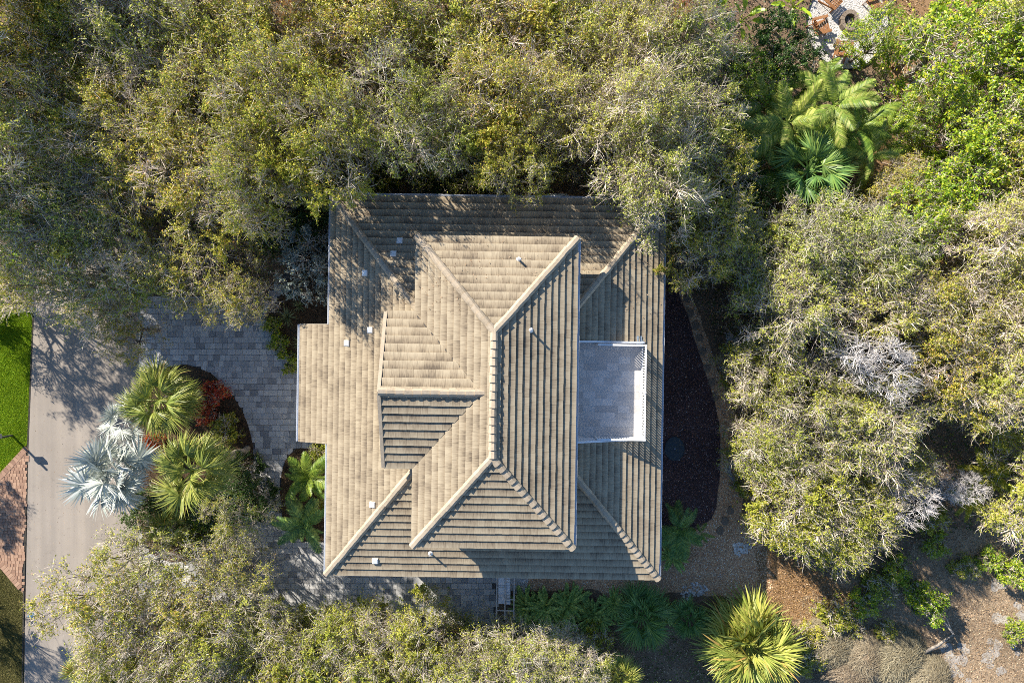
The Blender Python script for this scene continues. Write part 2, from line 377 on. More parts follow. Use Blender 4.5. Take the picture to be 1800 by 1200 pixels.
island_pts = [(305, 645), (345, 646), (385, 668), (415, 705), (437, 750), (445, 800), (440, 850), (425, 900), (400, 940), (330, 985), (265, 970), (246, 900), (246, 800), (250, 690)]
island_poly = curvy(pxpoly(island_pts), 5, 0.02, 6)
wbed_poly = curvy(pxpoly([(545, 440), (490, 525), (472, 540), (470, 565), (487, 592), (510, 625), (530, 655), (560, 660), (640, 655), (640, 430)]), 4, 0.015, 7)
sbed_poly = curvy(pxpoly([(560, 790), (520, 790), (498, 820), (494, 880), (505, 930), (545, 950), (600, 930), (620, 800)]), 4, 0.02, 8)
mulch_poly = curvy(pxpoly([(1120, 440), (1168, 470), (1195, 520), (1215, 575), (1235, 640), (1255, 700), (1266, 770), (1264, 850), (1250, 910), (1200, 930), (1120, 930)]), 5, 0.03, 9)
sheet("planting_island", island_poly, -0.06, M_MULCHB, 0.10)
sheet("planting_bed", wbed_poly, -0.06, M_MULCHB, 0.09)
sheet("palm_bed", sbed_poly, -0.06, M_MULCHB, 0.09)
sheet("dark_mulch_bed", mulch_poly, -0.06, M_MULCH, 0.07)
gravel_poly = curvy(pxpoly([(1150, 425), (1180, 430), (1210, 500), (1235, 570), (1262, 650), (1290, 720), (1318, 760), (1318, 830), (1305, 900), (1345, 960), (1352, 1045), (1270, 1050), (1200, 1040), (1080, 1055), (1040, 1035), (915, 1040), (900, 1000), (1060, 990), (1140, 960), (1240, 920), (1262, 850), (1264, 770), (1230, 640), (1190, 520)]), 5, 0.05, 10)
sheet("gravel_path", gravel_poly, -0.05, M_GRAVEL)
patio_c = P(1490, 42); patio_rx, patio_ry = 2.5, 2.78
patio_poly = [(patio_c[0] + patio_rx * math.cos(a), patio_c[1] + patio_ry * math.sin(a)) for a in np.linspace(0, 2 * math.pi, 64, endpoint=False)]
sheet("gravel_patio", patio_poly, -0.05, M_WGRAV, 0.03)
mb = MB()
for i in range(64):
    a0, a1 = 2 * math.pi * i / 64, 2 * math.pi * (i + 1) / 64
    q = [(patio_c[0] + (patio_rx + e) * math.cos(a), patio_c[1] + (patio_ry + e) * math.sin(a)) for a in (a0, a1) for e in (0.0, 0.05)]
    mb.add([(*q[0], -0.06), (*q[1], -0.06), (*q[3], -0.06), (*q[2], -0.06), (*q[0], 0.05), (*q[1], 0.05), (*q[3], 0.05), (*q[2], 0.05)], BOXF)
tag(mb.build("garden_edging", plain("black plastic edging", (0.02, 0.02, 0.025), 0.5)), "black edging strip curving round the pale gravel patio", "edging")
wg_poly = curvy(pxpoly([(906, 1005), (926, 1012), (925, 1034), (918, 1042), (900, 1038), (894, 1010)]), 4, 0.03, 11)
sheet("white_gravel", wg_poly, -0.044, M_WGRAV)
path2 = curvy(pxpoly([(1592, 152), (1612, 140), (1640, 132), (1642, 140), (1618, 150), (1598, 158)]), 4, 0.01, 12)
sheet("pale_path", path2, -0.045, M_WGRAV, 0.03)

def lay(px0, px1, rowh, wmin, wmax, poly, holes, seed, vertical=False):
    "rows of pavers (cx, cy, lx, ly) with centres inside the polygon"
    rg = np.random.default_rng(seed); out = []
    a = P(*px0); b = P(*px1); x0, x1 = sorted((a[0], b[0])); y0, y1 = sorted((a[1], b[1]))
    y = y1
    while y > y0:
        h = rowh * rg.choice([1.0, 1.0, 1.0]); x = x0
        first = rg.uniform(0.4, 1.0)
        while x < x1:
            wd = rg.choice([wmin, (wmin + wmax) / 2, wmax]) * first; first = 1.0
            out.append((x + wd / 2, y - h / 2, wd, h)); x += wd
        y -= h
    q = np.array(out); ok = inside(q[:, :2], poly)
    for h_ in holes: ok &= ~inside(q[:, :2], h_)
    return q[ok]

def paver_mesh(name, lx, ly, mat, gap=0.012, th=0.05, bev=0.01):
    x, y = lx / 2 - gap / 2, ly / 2 - gap / 2; a, b = x - bev, y - bev
    V = [(-x, -y, -th), (x, -y, -th), (x, y, -th), (-x, y, -th), (-x, -y, -bev), (x, -y, -bev), (x, y, -bev), (-x, y, -bev), (-a, -b, 0), (a, -b, 0), (a, b, 0), (-a, b, 0)]
    Fq = [(0, 1, 5, 4), (1, 2, 6, 5), (2, 3, 7, 6), (3, 0, 4, 7), (4, 5, 9, 8), (5, 6, 10, 9), (6, 7, 11, 10), (7, 4, 8, 11), (8, 9, 10, 11)]
    return np.array(V), np.array(Fq)

def pavers(parent, name, q, mat, ztop, n_single, key, rest_name, seed):
    rg = np.random.default_rng(seed)
    order = np.argsort(key(q)); one, rest = q[order[:n_single]], q[order[n_single:]]
    cache = {}
    for cx, cy, lx, ly in one:
        k = (round(lx, 2), round(ly, 2))
        if k not in cache:
            V, Fq = paver_mesh(name, k[0], k[1], mat); cache[k] = mesh_np(name, V, Fq, [mat])
        o = obj(name, cache[k], parent); o.location = (cx, cy, ztop + rg.uniform(-0.004, 0.004))
        o.rotation_euler = (rg.normal(0, 0.004), rg.normal(0, 0.004), rg.normal(0, 0.006))
    VV, FF, n = [], [], 0
    for cx, cy, lx, ly in rest:
        V, Fq = paver_mesh(name, lx, ly, mat)
        V = V + np.array((cx, cy, ztop + rg.uniform(-0.004, 0.004))); V[8:, 2] += rg.uniform(-0.002, 0.002)
        VV.append(V); FF.append(Fq + n); n += len(V)
    if VV:
        o = obj(rest_name, mesh_np(rest_name, np.concatenate(VV), np.concatenate(FF), [mat]), parent); o["kind"] = "stuff"

def sq(p): return pxpoly(p)
beds = [island_poly, wbed_poly, sbed_poly]
q = lay((244, 500), (1000, 1102), 0.36, 0.33, 0.52, drive_poly, beds, 21)
def show_key(q):
    u = q[:, 0] * F / H + 900; v = -q[:, 1] * F / H + 600
    vis = ((u > 250) & (u < 528) & (v > 560) & (v < 780)) | ((u > 560) & (u < 870) & (v > 1018) & (v < 1085))
    return np.where(vis, 0, 1) * 10 + np.hypot(u - 450, v - 660) / 1000
pavers(drive, "paver", q, M_PAVER, 0.005, 300, show_key, "paving", 22)
q = lay((-255, 790), (48, 1040), 0.185, 0.17, 0.26, brick_poly, [], 23)
pavers(brickd, "brick", q, M_BRICK, 0.0, 0, lambda q: q[:, 0], "brickwork", 24)
# soldier course of larger bricks along both slanting edges of the brick drive
VV, FF, n = [], [], 0
for a, b in (((0, 838), (47, 787)), ((0, 990), (40, 1038)), ((-120, 838), (0, 838)), ((-120, 990), (0, 990))):
    A, B = P(*a), P(*b); L = np.linalg.norm(B - A); k = int(L / 0.22); d = (B - A) / L; th = math.atan2(d[1], d[0])
    for i in range(k):
        V, Fq = paver_mesh("b", 0.22, 0.36, M_BRICK); c, s = math.cos(th), math.sin(th)
        V = V @ np.array(((c, s, 0), (-s, c, 0), (0, 0, 1))) + A + d * (i + 0.5) * 0.22 + np.array((0, 0, 0.012))
        VV.append(V); FF.append(Fq + n); n += len(V)
o = obj("brick_border", mesh_np("brick_border", np.concatenate(VV), np.concatenate(FF), [M_BRICK]), brickd); o["kind"] = "stuff"
# dark soil line where turf and brick meet the road
mb = MB()
for a, b in (((59, 520), (48, 786)), ((48, 786), (41, 1045)), ((41, 1045), (37, 1300))):
    A, B = P(*a), P(*b); mb.bar((A[0], A[1], -0.05), (B[0], B[1], -0.05), 0.09, 0.06)
tag(mb.build("road_edge", plain("dark edge soil", (0.05, 0.045, 0.035), 0.95)), kind="structure")

# painted utility mark on the road
A, B, C_ = P(47, 1083), P(60, 1081), P(56, 1075); D_ = P(53, 1087)
mb = MB()
mb.bar((*A[:2], -0.024), (*B[:2], -0.024), 0.10, 0.004); mb.bar((*B[:2], -0.0235), (*C_[:2], -0.0235), 0.09, 0.004); mb.bar((*B[:2], -0.0245), (*D_[:2], -0.0245), 0.09, 0.004)
tag(mb.build("painted_arrow", plain("faded blue marking paint", (0.10, 0.24, 0.38), 0.8, var=0.3)), "small faded blue arrow painted on the road near its edge", "road marking")

# ------------------------------------------------------------------ the house
YAW = math.radians(-0.87)
cY, sY = math.cos(-YAW), math.sin(-YAW)
def L(u, v, z):
    p = P(u, v, z); return np.array((p[0] * cY - p[1] * sY, p[0] * sY + p[1] * cY, z))
E1, ZU = 6.44, 9.4
PX = 0.42
lw = (L(583, 343, E1)[0] + L(575, 1005, E1)[0]) / 2; le = (L(1165, 400, E1)[0] + L(1157, 1020, E1)[0]) / 2
ln = (L(583, 343, E1)[1] + L(1080, 352, E1)[1]) / 2; ls = (L(575, 1005, E1)[1] + L(1156, 1020, E1)[1]) / 2
uw = (L(733, 414, ZU)[0] + L(725, 960, ZU)[0]) / 2; ue = (L(1015, 420, ZU)[0] + L(1007, 962, ZU)[0]) / 2
un = (L(733, 414, ZU)[1] + L(1015, 420, ZU)[1]) / 2; us = (L(725, 960, ZU)[1] + L(1007, 962, ZU)[1]) / 2
ZR = ZU + 0.43 * (ue - uw) / 2
rn = L(868, 583, ZR); rs = L(866, 805, ZR); xr = (rn[0] + rs[0]) / 2; yrn, yrs = rn[1], rs[1]
PY = 0.34
house = empty("house", (0, 0, 0), YAW)
tag(house, "tan tile-roofed house with stacked hip roofs, west dormer and sunken east balcony", "house")

class Slope:
    "a roof plane: eave point o, along-eave unit a, plan inward unit i, pitch p"
    def __init__(s, o, a, i, p, poly, c, wd, mat):
        s.o = np.array(o, float); s.a = np.array(a, float); s.i = np.array(i, float); s.p = p; s.poly = poly; s.c = c; s.w = wd; s.mat = mat
        n = np.array((-s.i[0] * p, -s.i[1] * p, 1.0)); s.n = n / np.linalg.norm(n)
    def at(s, sx, q, h=0.0):
        return s.o + np.array((s.a[0] * sx + s.i[0] * q, s.a[1] * sx + s.i[1] * q, s.p * q)) + s.n * h
    def z(s, x, y): return s.o[2] + s.p * ((x - s.o[0]) * s.i[0] + (y - s.o[1]) * s.i[1])

CX, CY, WX, WY = 0.325, 0.39, 0.335, 0.395     # course depth and tile width in plan
def slope_x(xe, z, sgn, p, poly):  # slope whose eave runs north-south; sgn=+1 rises eastward
    return Slope((xe, 0, z), (0, 1), (sgn, 0), p, poly, CX, WY, M_TX)
def slope_y(ye, z, sgn, p, poly):
    return Slope((0, ye, z), (1, 0), (0, sgn), p, poly, CY, WX, M_TY)

zin = 0.55  # how far the lower slopes run on under the upper eaves
iw, ie, in_, is_ = uw + zin, ue - zin, un - zin, us + zin
def hipx(xc, yc, sx, sy, x):   # y of the lower hip at x (slopes PX and PY meet)
    return yc + sy * abs(x - xc) * PX / PY
LW = [(lw, ln), (iw, hipx(lw, ln, 1, -1, iw)), (iw, hipx(lw, ls, 1, 1, iw)), (lw, ls)]
LE = [(le, ln), (ie, hipx(le, ln, -1, -1, ie)), (ie, hipx(le, ls, -1, 1, ie)), (le, ls)]
def hipy(xc, yc, sx, y): return xc + sx * abs(y - yc) * PY / PX
LN = [(lw, ln), (le, ln), LE[1], LW[1]]
LS = [(lw, ls), (le, ls), LE[2], LW[2]]
# balcony well in the east slope
DZ = 6.87
bx1 = L(1126, 690, DZ)[0] + 0.10; bn = L(1070, 601, DZ + 0.6)[1]; bs_ = L(1070, 773, DZ + 0.5)[1]
bumpn = L(560, 570, 5.9)[1]; bumps = L(560, 777, 5.9)[1]
bxw = L(529, 670, 5.5)[0]
lower = [("W", slope_x(lw, E1, 1, PX, LW)), ("N", slope_y(ln, E1, -1, PY, LN)), ("S", slope_y(ls, E1, 1, PY, LS))]
def clip_y(poly, y0, y1):  # convex polygon cut to y0..y1
    def cut(p, f):
        out = []
        for k in range(len(p)):
            a, b = p[k], p[(k + 1) % len(p)]; fa, fb = f(a), f(b)
            if fa >= 0: out.append(a)
            if fa * fb < 0:
                t = fa / (fa - fb); out.append((a[0] + (b[0] - a[0]) * t, a[1] + (b[1] - a[1]) * t))
        return out
    return cut(cut(poly, lambda q: q[1] - y0), lambda q: y1 - q[1])
lower += [("E", slope_x(le, E1, -1, PX, clip_y(LE, bn, 99))), ("E", slope_x(le, E1, -1, PX, clip_y(LE, -99, bs_))),
          ("E", slope_x(le, E1, -1, PX, [(bx1, bs_), (le, bs_), (le, bn), (bx1, bn)]))]
lower += [("W", slope_x(lw, E1, 1, PX, [(bxw, bumps), (lw, bumps), (lw, bumpn), (bxw, bumpn)]))]
upper = [("W", slope_x(uw, ZU, 1, (ZR - ZU) / (xr - uw), [(uw, un), (xr, yrn), (xr, yrs), (uw, us)])),
         ("E", slope_x(ue, ZU, -1, (ZR - ZU) / (ue - xr), [(ue, un), (xr, yrn), (xr, yrs), (ue, us)])),
         ("N", slope_y(un, ZU, -1, (ZR - ZU) / (un - yrn), [(uw, un), (ue, un), (xr, yrn)])),
         ("S", slope_y(us, ZU, 1, (ZR - ZU) / (yrs - us), [(uw, us), (ue, us), (xr, yrs)]))]
# dormer
dzr = ZU + (ZR - ZU) * 0.86
dn = L(705, 548, ZU)[1]; ds = L(700, 821, ZU)[1]; dy = (dn + ds) / 2
dxf = (L(679, 600, ZU)[0] + L(666, 687, dzr)[0]) / 2
pw = (ZR - ZU) / (xr - uw); dpn = (dzr - ZU) / (dn - dy)
dxe = uw + (dzr - ZU) / pw
dorm = [("N", slope_y(dn, ZU, -1, dpn, [(dxf, dn), (uw, dn), (dxe, dy), (dxf, dy)])),
        ("S", slope_y(ds, ZU, 1, dpn, [(dxf, ds), (uw, ds), (dxe, dy), (dxf, dy)]))]

def ccw(p):
    a = sum(p[k][0] * p[(k + 1) % len(p)][1] - p[(k + 1) % len(p)][0] * p[k][1] for k in range(len(p)))
    return p if a > 0 else p[::-1]

def tile_verts(rg, s, s0, s1, q0, q1):
    j = rg.uniform(-0.007, 0.007); hj = rg.uniform(-0.003, 0.003); g = 0.003
    lo, hi = q0 - 0.02 + j, q1 + 0.05
    hl, hh = 0.090 + hj, 0.010
    pts = [(s0 + g, lo, 0.004), (s1 - g, lo, 0.004), (s1 - g, hi, 0.0), (s0 + g, hi, 0.0),
           (s0 + g, lo, hl), (s1 - g, lo, hl + rg.uniform(-0.001, 0.001)), (s1 - g, hi, hh), (s0 + g, hi, hh)]
    return [s.at(*p) for p in pts]

TF = np.array([(4, 5, 6, 7), (0, 1, 5, 4), (1, 2, 6, 5), (3, 0, 4, 7)])
TFr = TF[:, ::-1]
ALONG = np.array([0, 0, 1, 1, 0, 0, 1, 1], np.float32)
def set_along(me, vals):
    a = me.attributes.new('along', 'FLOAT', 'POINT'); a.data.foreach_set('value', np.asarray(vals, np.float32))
singles = []
def roof(name, slopes, seed):
    rg = np.random.default_rng(seed)
    root_mb = MB(); allV, allF, mi, n = [], [], [], 0
    for side, s in slopes:
        poly = ccw(s.poly)
        # slab under the tiles
        k = len(poly); z_ = lambda x, y: s.z(x, y)
        V = [(x, y, z_(x, y) - 0.10) for x, y in poly] + [(x, y, z_(x, y)) for x, y in poly]
        Fq = [tuple(range(k))[::-1], tuple(range(k, 2 * k))] + [(a, (a + 1) % k, k + (a + 1) % k, k + a) for a in range(k)]
        root_mb.add(V, Fq)
        loc = [((x - s.o[0]) * s.a[0] + (y - s.o[1]) * s.a[1], (x - s.o[0]) * s.i[0] + (y - s.o[1]) * s.i[1]) for x, y in poly]
        ss = [p[0] for p in loc]; qq = [p[1] for p in loc]
        bm = bmesh.new(); nb = 0; lay_ = bm.verts.layers.float.new('along')
        flip = (s.a[0] * s.i[1] - s.a[1] * s.i[0]) < 0
        ci0 = math.floor(min(qq) / s.c + 1e-6); ci1 = math.ceil(max(qq) / s.c)
        for ci in range(ci0, ci1):
            off = (ci % 2) * 0.5 * s.w + rg.uniform(-0.02, 0.02)
            t0 = math.floor((min(ss) - off) / s.w)
            for ti in range(t0, math.ceil((max(ss) - off) / s.w) + 1):
                s0 = off + ti * s.w; s1 = s0 + s.w; q0 = ci * s.c; q1 = q0 + s.c
                cor = np.array([(s0, q0), (s1, q0), (s1, q1), (s0, q1)])
                ok = inside(cor * 0.999 + 0.001 * cor.mean(0), loc)
                if not ok.any():
                    if not inside(cor.mean(0)[None], loc)[0]:
                        # maybe a sliver: test edge mids
                        mids = np.array([(s0, (q0 + q1) / 2), (s1, (q0 + q1) / 2), ((s0 + s1) / 2, q1), ((s0 + s1) / 2, q0)])
                        if not inside(mids, loc).any(): continue
                tv = tile_verts(rg, s, s0, s1, q0, q1)
                if ok.all() and (side in "WNES"):
                    allV.append(tv); singles.append((name, len(allV) - 1, tv[4][2], s, flip, (s0, q0)))
                    mi.append(0 if s.mat is M_TX else 1)
                    allF.append(flip)
                else:
                    vs_ = [bm.verts.new(v) for v in tv]
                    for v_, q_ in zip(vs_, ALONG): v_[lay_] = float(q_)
                    for f in (TFr if flip else TF): bm.faces.new([vs_[x] for x in f])
                    nb += 1
        if nb:
            for a in range(len(poly)):
                p0, p1 = poly[a], poly[(a + 1) % len(poly)]
                d = (p1[0] - p0[0], p1[1] - p0[1])
                ln_ = math.hypot(*d)
                if ln_ < 1e-5: continue
                nrm = (d[1] / ln_, -d[0] / ln_, 0)
                off = 0.0
                # let the eave course hang over a little
                mid_q = ((loc[a][1] + loc[(a + 1) % len(poly)][1]) / 2)
                if abs(loc[a][1] - loc[(a + 1) % len(poly)][1]) < 1e-4 and mid_q <= min(qq) + 1e-4: off = 0.04
                bmesh.ops.bisect_plane(bm, geom=bm.verts[:] + bm.edges[:] + bm.faces[:], plane_co=(p0[0] + nrm[0] * off, p0[1] + nrm[1] * off, 0), plane_no=nrm, clear_outer=True)
            roof.cut.append((name, bm, s.mat))
    root = root_mb.build(name, M_UNDER, house)
    return root, allV, allF, mi
roof.cut = []
roots = {}; data = {}
for nm, sl, sd in (("lower_roof", lower, 31), ("upper_roof", upper, 32), ("dormer_roof", dorm, 33)):
    root, aV, aF, mi = roof(nm, sl, sd); roots[nm] = root; data[nm] = (aV, aF, mi)
# the 300 whole tiles nearest the camera are single pieces, the rest one joined part per roof
singles.sort(key=lambda t: -t[2])
one = {}
cache = {}
for nm, idx, z, s, flip, (s0, q0) in singles[:300]:
    one.setdefault(nm, set()).add(idx)
    tv = np.array(data[nm][0][idx]); o0 = tv[0]
    k = (id(s), random.randrange(3))
    if k not in cache:
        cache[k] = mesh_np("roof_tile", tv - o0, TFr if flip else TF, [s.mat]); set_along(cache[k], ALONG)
    o = obj("roof_tile", cache[k], roots[nm]); o.location = o0
for nm in roots:
    aV, aF, mi = data[nm]; VV, FF, MI, n = [], [], [], 0; AL = []
    for k, tv in enumerate(aV):
        if k in one.get(nm, ()): continue
        VV.append(np.array(tv)); FF.append((TFr if aF[k] else TF) + n); MI += [mi[k]] * 4; n += 8; AL.append(ALONG)
    for cn, bm, mat in roof.cut:
        if cn != nm: continue
        bm.verts.index_update(); vv = np.array([v.co[:] for v in bm.verts])
        if not len(vv): continue
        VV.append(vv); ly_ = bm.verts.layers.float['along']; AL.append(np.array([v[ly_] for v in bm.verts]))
        for f in bm.faces:
            ids = [v.index + n for v in f.verts]
            for a in range(1, len(ids) - 1): FF.append(np.array([[ids[0], ids[a], ids[a + 1]]])); MI.append(0 if mat is M_TX else 1)
        n += len(vv); bm.free()
    quads = [f for f in FF if f.shape[1] == 4]; tris = [f for f in FF if f.shape[1] == 3]
    nq = sum(len(f) for f in quads)
    # material order follows quads first, then triangles
    mq, mt_, kq = [], [], 0
    it = iter(MI)
    for f in FF:
        m_ = [next(it) for _ in range(len(f))]
        (mq if f.shape[1] == 4 else mt_).extend(m_)
    arrs = [np.concatenate(quads)] + ([np.concatenate(tris)] if tris else [])
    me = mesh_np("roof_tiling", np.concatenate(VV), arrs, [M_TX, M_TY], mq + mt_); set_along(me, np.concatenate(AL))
    o = obj("roof_tiling", me, roots[nm]); o["kind"] = "stuff"

# ridge and hip caps
def cap_mesh(w_, l_, h0, h1):
    V = []
    for x, hh, ww in ((0, h0, 1.0), (l_, h1, 0.9)):
        for y, z in ((-w_, -0.075), (-w_ * 0.86, -0.02), (-w_ * 0.42, 0.05), (w_ * 0.42, 0.05), (w_ * 0.86, -0.02), (w_, -0.075)):
            V.append((x, y * ww, z + hh))
    Fq = [(k, k + 1, k + 7, k + 6) for k in range(5)] + [(5, 4, 3, 2), (5, 2, 1, 0)]
    me = bpy.data.meshes.new("ridge_cap"); me.from_pydata(V, [], Fq); me.materials.append(M_CAP); me.update(); return me
CAP = cap_mesh(0.19, 0.44, 0.125, 0.05)
def caps(root, a, b, step=0.37):
    a = Vector(a); b = Vector(b); d = b - a; n = max(1, int(d.length / step)); st = d.length / n; x = d.normalized()
    y = Vector((0, 0, 1)).cross(x).normalized(); z = x.cross(y)
    for k in range(n):
        o = obj("ridge_cap", CAP, root); jt = random.uniform(-0.012, 0.012)
        m = Matrix((x, y, z)).transposed().to_4x4(); m = m @ Matrix.Rotation(random.uniform(-0.03, 0.03), 4, 'X')
        m.translation = a + x * (k * st) + y * jt + z * 0.02; o.matrix_local = m
ur = roots["upper_roof"]
for cx, cy, ry in ((uw, un, yrn), (ue, un, yrn), (uw, us, yrs), (ue, us, yrs)):
    caps(ur, (cx, cy, ZU), (xr, ry, ZR))
caps(ur, (xr, yrs, ZR), (xr, yrn, ZR))
lr = roots["lower_roof"]
for cx, cy, sx, sy in ((lw, ln, 1, -1), (le, ln, -1, -1), (lw, ls, 1, 1), (le, ls, -1, 1)):
    xe = uw + 0.25 if sx > 0 else ue - 0.25
    caps(lr, (cx, cy, E1), (xe, hipx(cx, cy, sx, sy, xe), E1 + PX * abs(xe - cx)))
caps(roots["dormer_roof"], (dxf - 0.03, dy, dzr), (dxe + 0.1, dy, dzr))

# gutters, fascias
def gutter(root, a, b, out):
    a, b, o_ = np.array(a, float), np.array(b, float), np.array((*out, 0.0))
    prof = [(0.0, -0.02), (0.0, -0.13), (0.11, -0.13), (0.14, -0.03), (0.125, -0.03), (0.10, -0.115), (0.015, -0.115), (0.015, -0.02)]
    V = [p + o_ * (x + 0.02) + np.array((0, 0, z + 0.02)) for p in (a, b) for x, z in prof]
    k = len(prof); Fq = [(q_, (q_ + 1) % k, k + (q_ + 1) % k, k + q_) for q_ in range(k)] + [tuple(range(k))[::-1], tuple(range(k, 2 * k))]
    me = bpy.data.meshes.new("gutter"); me.from_pydata([tuple(v) for v in V], [], Fq); me.materials.append(M_GUT); me.update()
    return obj("gutter", me, root)
gutter(lr, (lw, bumpn, E1), (lw, ln, E1), (-1, 0)); gutter(lr, (lw, ls, E1), (lw, bumps, E1), (-1, 0))
gutter(lr, (bxw, bumps, E1 + PX * (bxw - lw)), (bxw, bumpn, E1 + PX * (bxw - lw)), (-1, 0))
gutter(lr, (lw, ln, E1), (le, ln, E1), (0, 1)); gutter(lr, (le, ls, E1), (le, ln, E1), (1, 0))
gutter(ur, (ue, us, ZU), (ue, un, ZU), (1, 0))
def fascia(root, a, b):
    mb = MB(); mb.bar((a[0], a[1], a[2] - 0.13), (b[0], b[1], b[2] - 0.13), 0.03, 0.2); return mb.build("fascia", M_WALL, root)
fascia(lr, (lw, ls, E1), (le, ls, E1)); fascia(lr, (lw, bumpn, E1 - 0.02), (bxw, bumpn, E1 + PX * (bxw - lw))); fascia(lr, (lw, bumps, E1 - 0.02), (bxw, bumps, E1 + PX * (bxw - lw)))
fascia(ur, (uw, us, ZU), (ue, us, ZU)); fascia(ur, (uw, un, ZU), (ue, un, ZU)); fascia(ur, (uw, us, ZU), (uw, ds, ZU)); fascia(ur, (uw, dn, ZU), (uw, un, ZU))
for yy in (dn, ds): fascia(roots["dormer_roof"], (dxf + 0.02, yy, ZU), (dxf + 0.02, dy, dzr))
for yy in (dn, ds):
    mb = MB(); mb.bar((dxf - 0.02, yy, ZU + 0.06), (dxf - 0.02, dy, dzr + 0.07), 0.16, 0.07); mb.build("rake_trim", M_CAP, roots["dormer_roof"])
# metal flashing in the dormer valleys
for yy in (dn, ds):
    mb = MB(); mb.bar((uw - 0.1, yy, ZU + 0.045), (dxe, dy, dzr + 0.05), 0.06, 0.015); mb.build("valley_flashing", M_UNDER, roots["dormer_roof"])

# walls with windows
WI = 0.75
def wall(name, x0, x1, y0, y1, z0, z1):
    mb = MB(); mb.box(x0, x1, y0, y1, z0, z1); return mb.build(name, M_WALL, house)
wl = wall("wall", lw + WI, le - WI, ls + WI, ln - WI, -0.1, E1 - 0.02)
wall("porch_wall", bxw + 0.6, lw + WI - 0.004, bumps + 0.5, bumpn - 0.5, -0.1, E1 + PX * (bxw - lw) - 0.12)
wu = wall("upper_wall", iw + 0.05, ie - 0.05, is_ + 0.05, in_ - 0.05, E1 - 0.5, ZU - 0.11)
def window(root, c, nx, ny, wd, hg):
    t = (-ny, nx); mb = MB(); a = (c[0] - t[0] * wd / 2, c[1] - t[1] * wd / 2, c[2]); b = (c[0] + t[0] * wd / 2, c[1] + t[1] * wd / 2, c[2])
    mb.bar(a, b, 0.10, hg); w_ = mb.build("window", M_WHITE, root)
    g = MB(); o_ = 0.03; f = 0.86
    a = (c[0] + nx * o_ - t[0] * wd / 2 * f, c[1] + ny * o_ - t[1] * wd / 2 * f, c[2]); b = (c[0] + nx * o_ + t[0] * wd / 2 * f, c[1] + ny * o_ + t[1] * wd / 2 * f, c[2])
    g.bar(a, b, 0.06, hg * f); g.build("pane", M_GLASS, w_)
for z in (1.6, 4.5):
    for k in range(5):
        y = ls + WI + (ln - ls - 2 * WI) * (k + 0.5) / 5
        window(house, (le - WI + 0.01, y, z), 1, 0, 1.3, 1.4)
        if not (bumps - 1 < y < bumpn + 1): window(house, (lw + WI - 0.01, y, z), -1, 0, 1.3, 1.4)
    for k in range(4):
        x = lw + WI + (le - lw - 2 * WI) * (k + 0.5) / 4
        window(house, (x, ln - WI + 0.01, z), 0, 1, 1.3, 1.4); window(house, (x, ls + WI - 0.01, z), 0, -1, 1.3, 1.4)
# dormer body: gable wall and cheeks
mb = MB(); xf = dxf + 0.3
mb.add([(xf, dn - 0.5, 7.2), (xf, ds + 0.5, 7.2), (xf, ds + 0.5, ZU), (xf, dy, dzr - 0.2), (xf, dn - 0.5, ZU),
        (uw + 1.2, dn - 0.5, 7.2), (uw + 1.2, ds + 0.5, 7.2), (uw + 1.2, ds + 0.5, ZU), (uw + 1.2, dy, dzr - 0.2), (uw + 1.2, dn - 0.5, ZU)],
       [(0, 1, 2, 3, 4), (9, 8, 7, 6, 5), (1, 0, 5, 6), (2, 1, 6, 7), (0, 4, 9, 5)])
mb.build("dormer_wall", M_WALL, house)
window(house, (xf - 0.01, dy, 9.2), -1, 0, 2.4, 0.9)

# balcony
balc = MB().box(ie - 0.2, bx1, bs_, bn, DZ - 0.25, DZ - 0.008).build("balcony", M_GROUT, house)
rg = np.random.default_rng(41); y = bn - 0.03; cache = {}
while y > bs_ + 0.05:
    x = ie - 0.15 - rg.choice([0, 0.15, 0.3, 0.45])
    while x < bx1 - 0.14:
        x1 = min(x + 0.60, bx1 - 0.12); x0 = max(x, ie - 0.15); y0 = max(y - 0.36, bs_ + 0.02)
        k = (round(x1 - x0, 2), round(y - y0, 2))
        if k[0] > 0.05 and k[1] > 0.04:
            if k not in cache:
                V, Fq = paver_mesh("floor_tile", k[0], k[1], M_DECKT, 0.008, 0.02, 0.003); cache[k] = mesh_np("floor_tile", V, Fq, [M_DECKT])
            o = obj("floor_tile", cache[k], balc); o.location = ((x0 + x1) / 2, (y + y0) / 2, DZ)
        x += 0.60
    y -= 0.36
cheekz = lambda x: E1 + PX * (le - x) + 0.12
for yy, nm in ((bn, 1), (bs_, -1)):
    mb = MB(); a, b = ie - 0.2, bx1 + 0.05
    V = [(x, yy + dy_, z) for dy_ in (-0.04, 0.05) for x, z in ((a, DZ - 0.2), (b, DZ - 0.2), (b, max(cheekz(b), DZ + 0.05)), (a, cheekz(a)))]
    mb.add(V, [(0, 1, 2, 3), (7, 6, 5, 4), (0, 4, 5, 1), (1, 5, 6, 2), (2, 6, 7, 3), (3, 7, 4, 0)]); mb.build("cheek_wall", M_GUT, balc)
MB().box(bx1 - 0.10, bx1 + 0.04, bs_ + 0.052, bn - 0.042, DZ - 0.2, DZ + 0.03).build("kerb", M_DECKT, balc)
RT = DZ + 1.02; rx = bx1 - 0.06
ryn, rys = bn - 0.14, bs_ + 0.10; rxw = L(1053, 607, RT)[0]
rail = MB().bar((rx, rys - 0.045, RT), (rx, ryn + 0.045, RT), 0.075, 0.05).build("railing", M_WHITE, house)
for yy in (ryn, rys):
    MB().bar((rxw, yy, RT + 0.003), (rx - 0.046, yy, RT + 0.003), 0.09, 0.05).build("handrail", M_WHITE, rail)
    MB().bar((rxw, yy, DZ + 0.12), (rx - 0.05, yy, DZ + 0.12), 0.05, 0.04).build("bottom_rail", M_WHITE, rail)
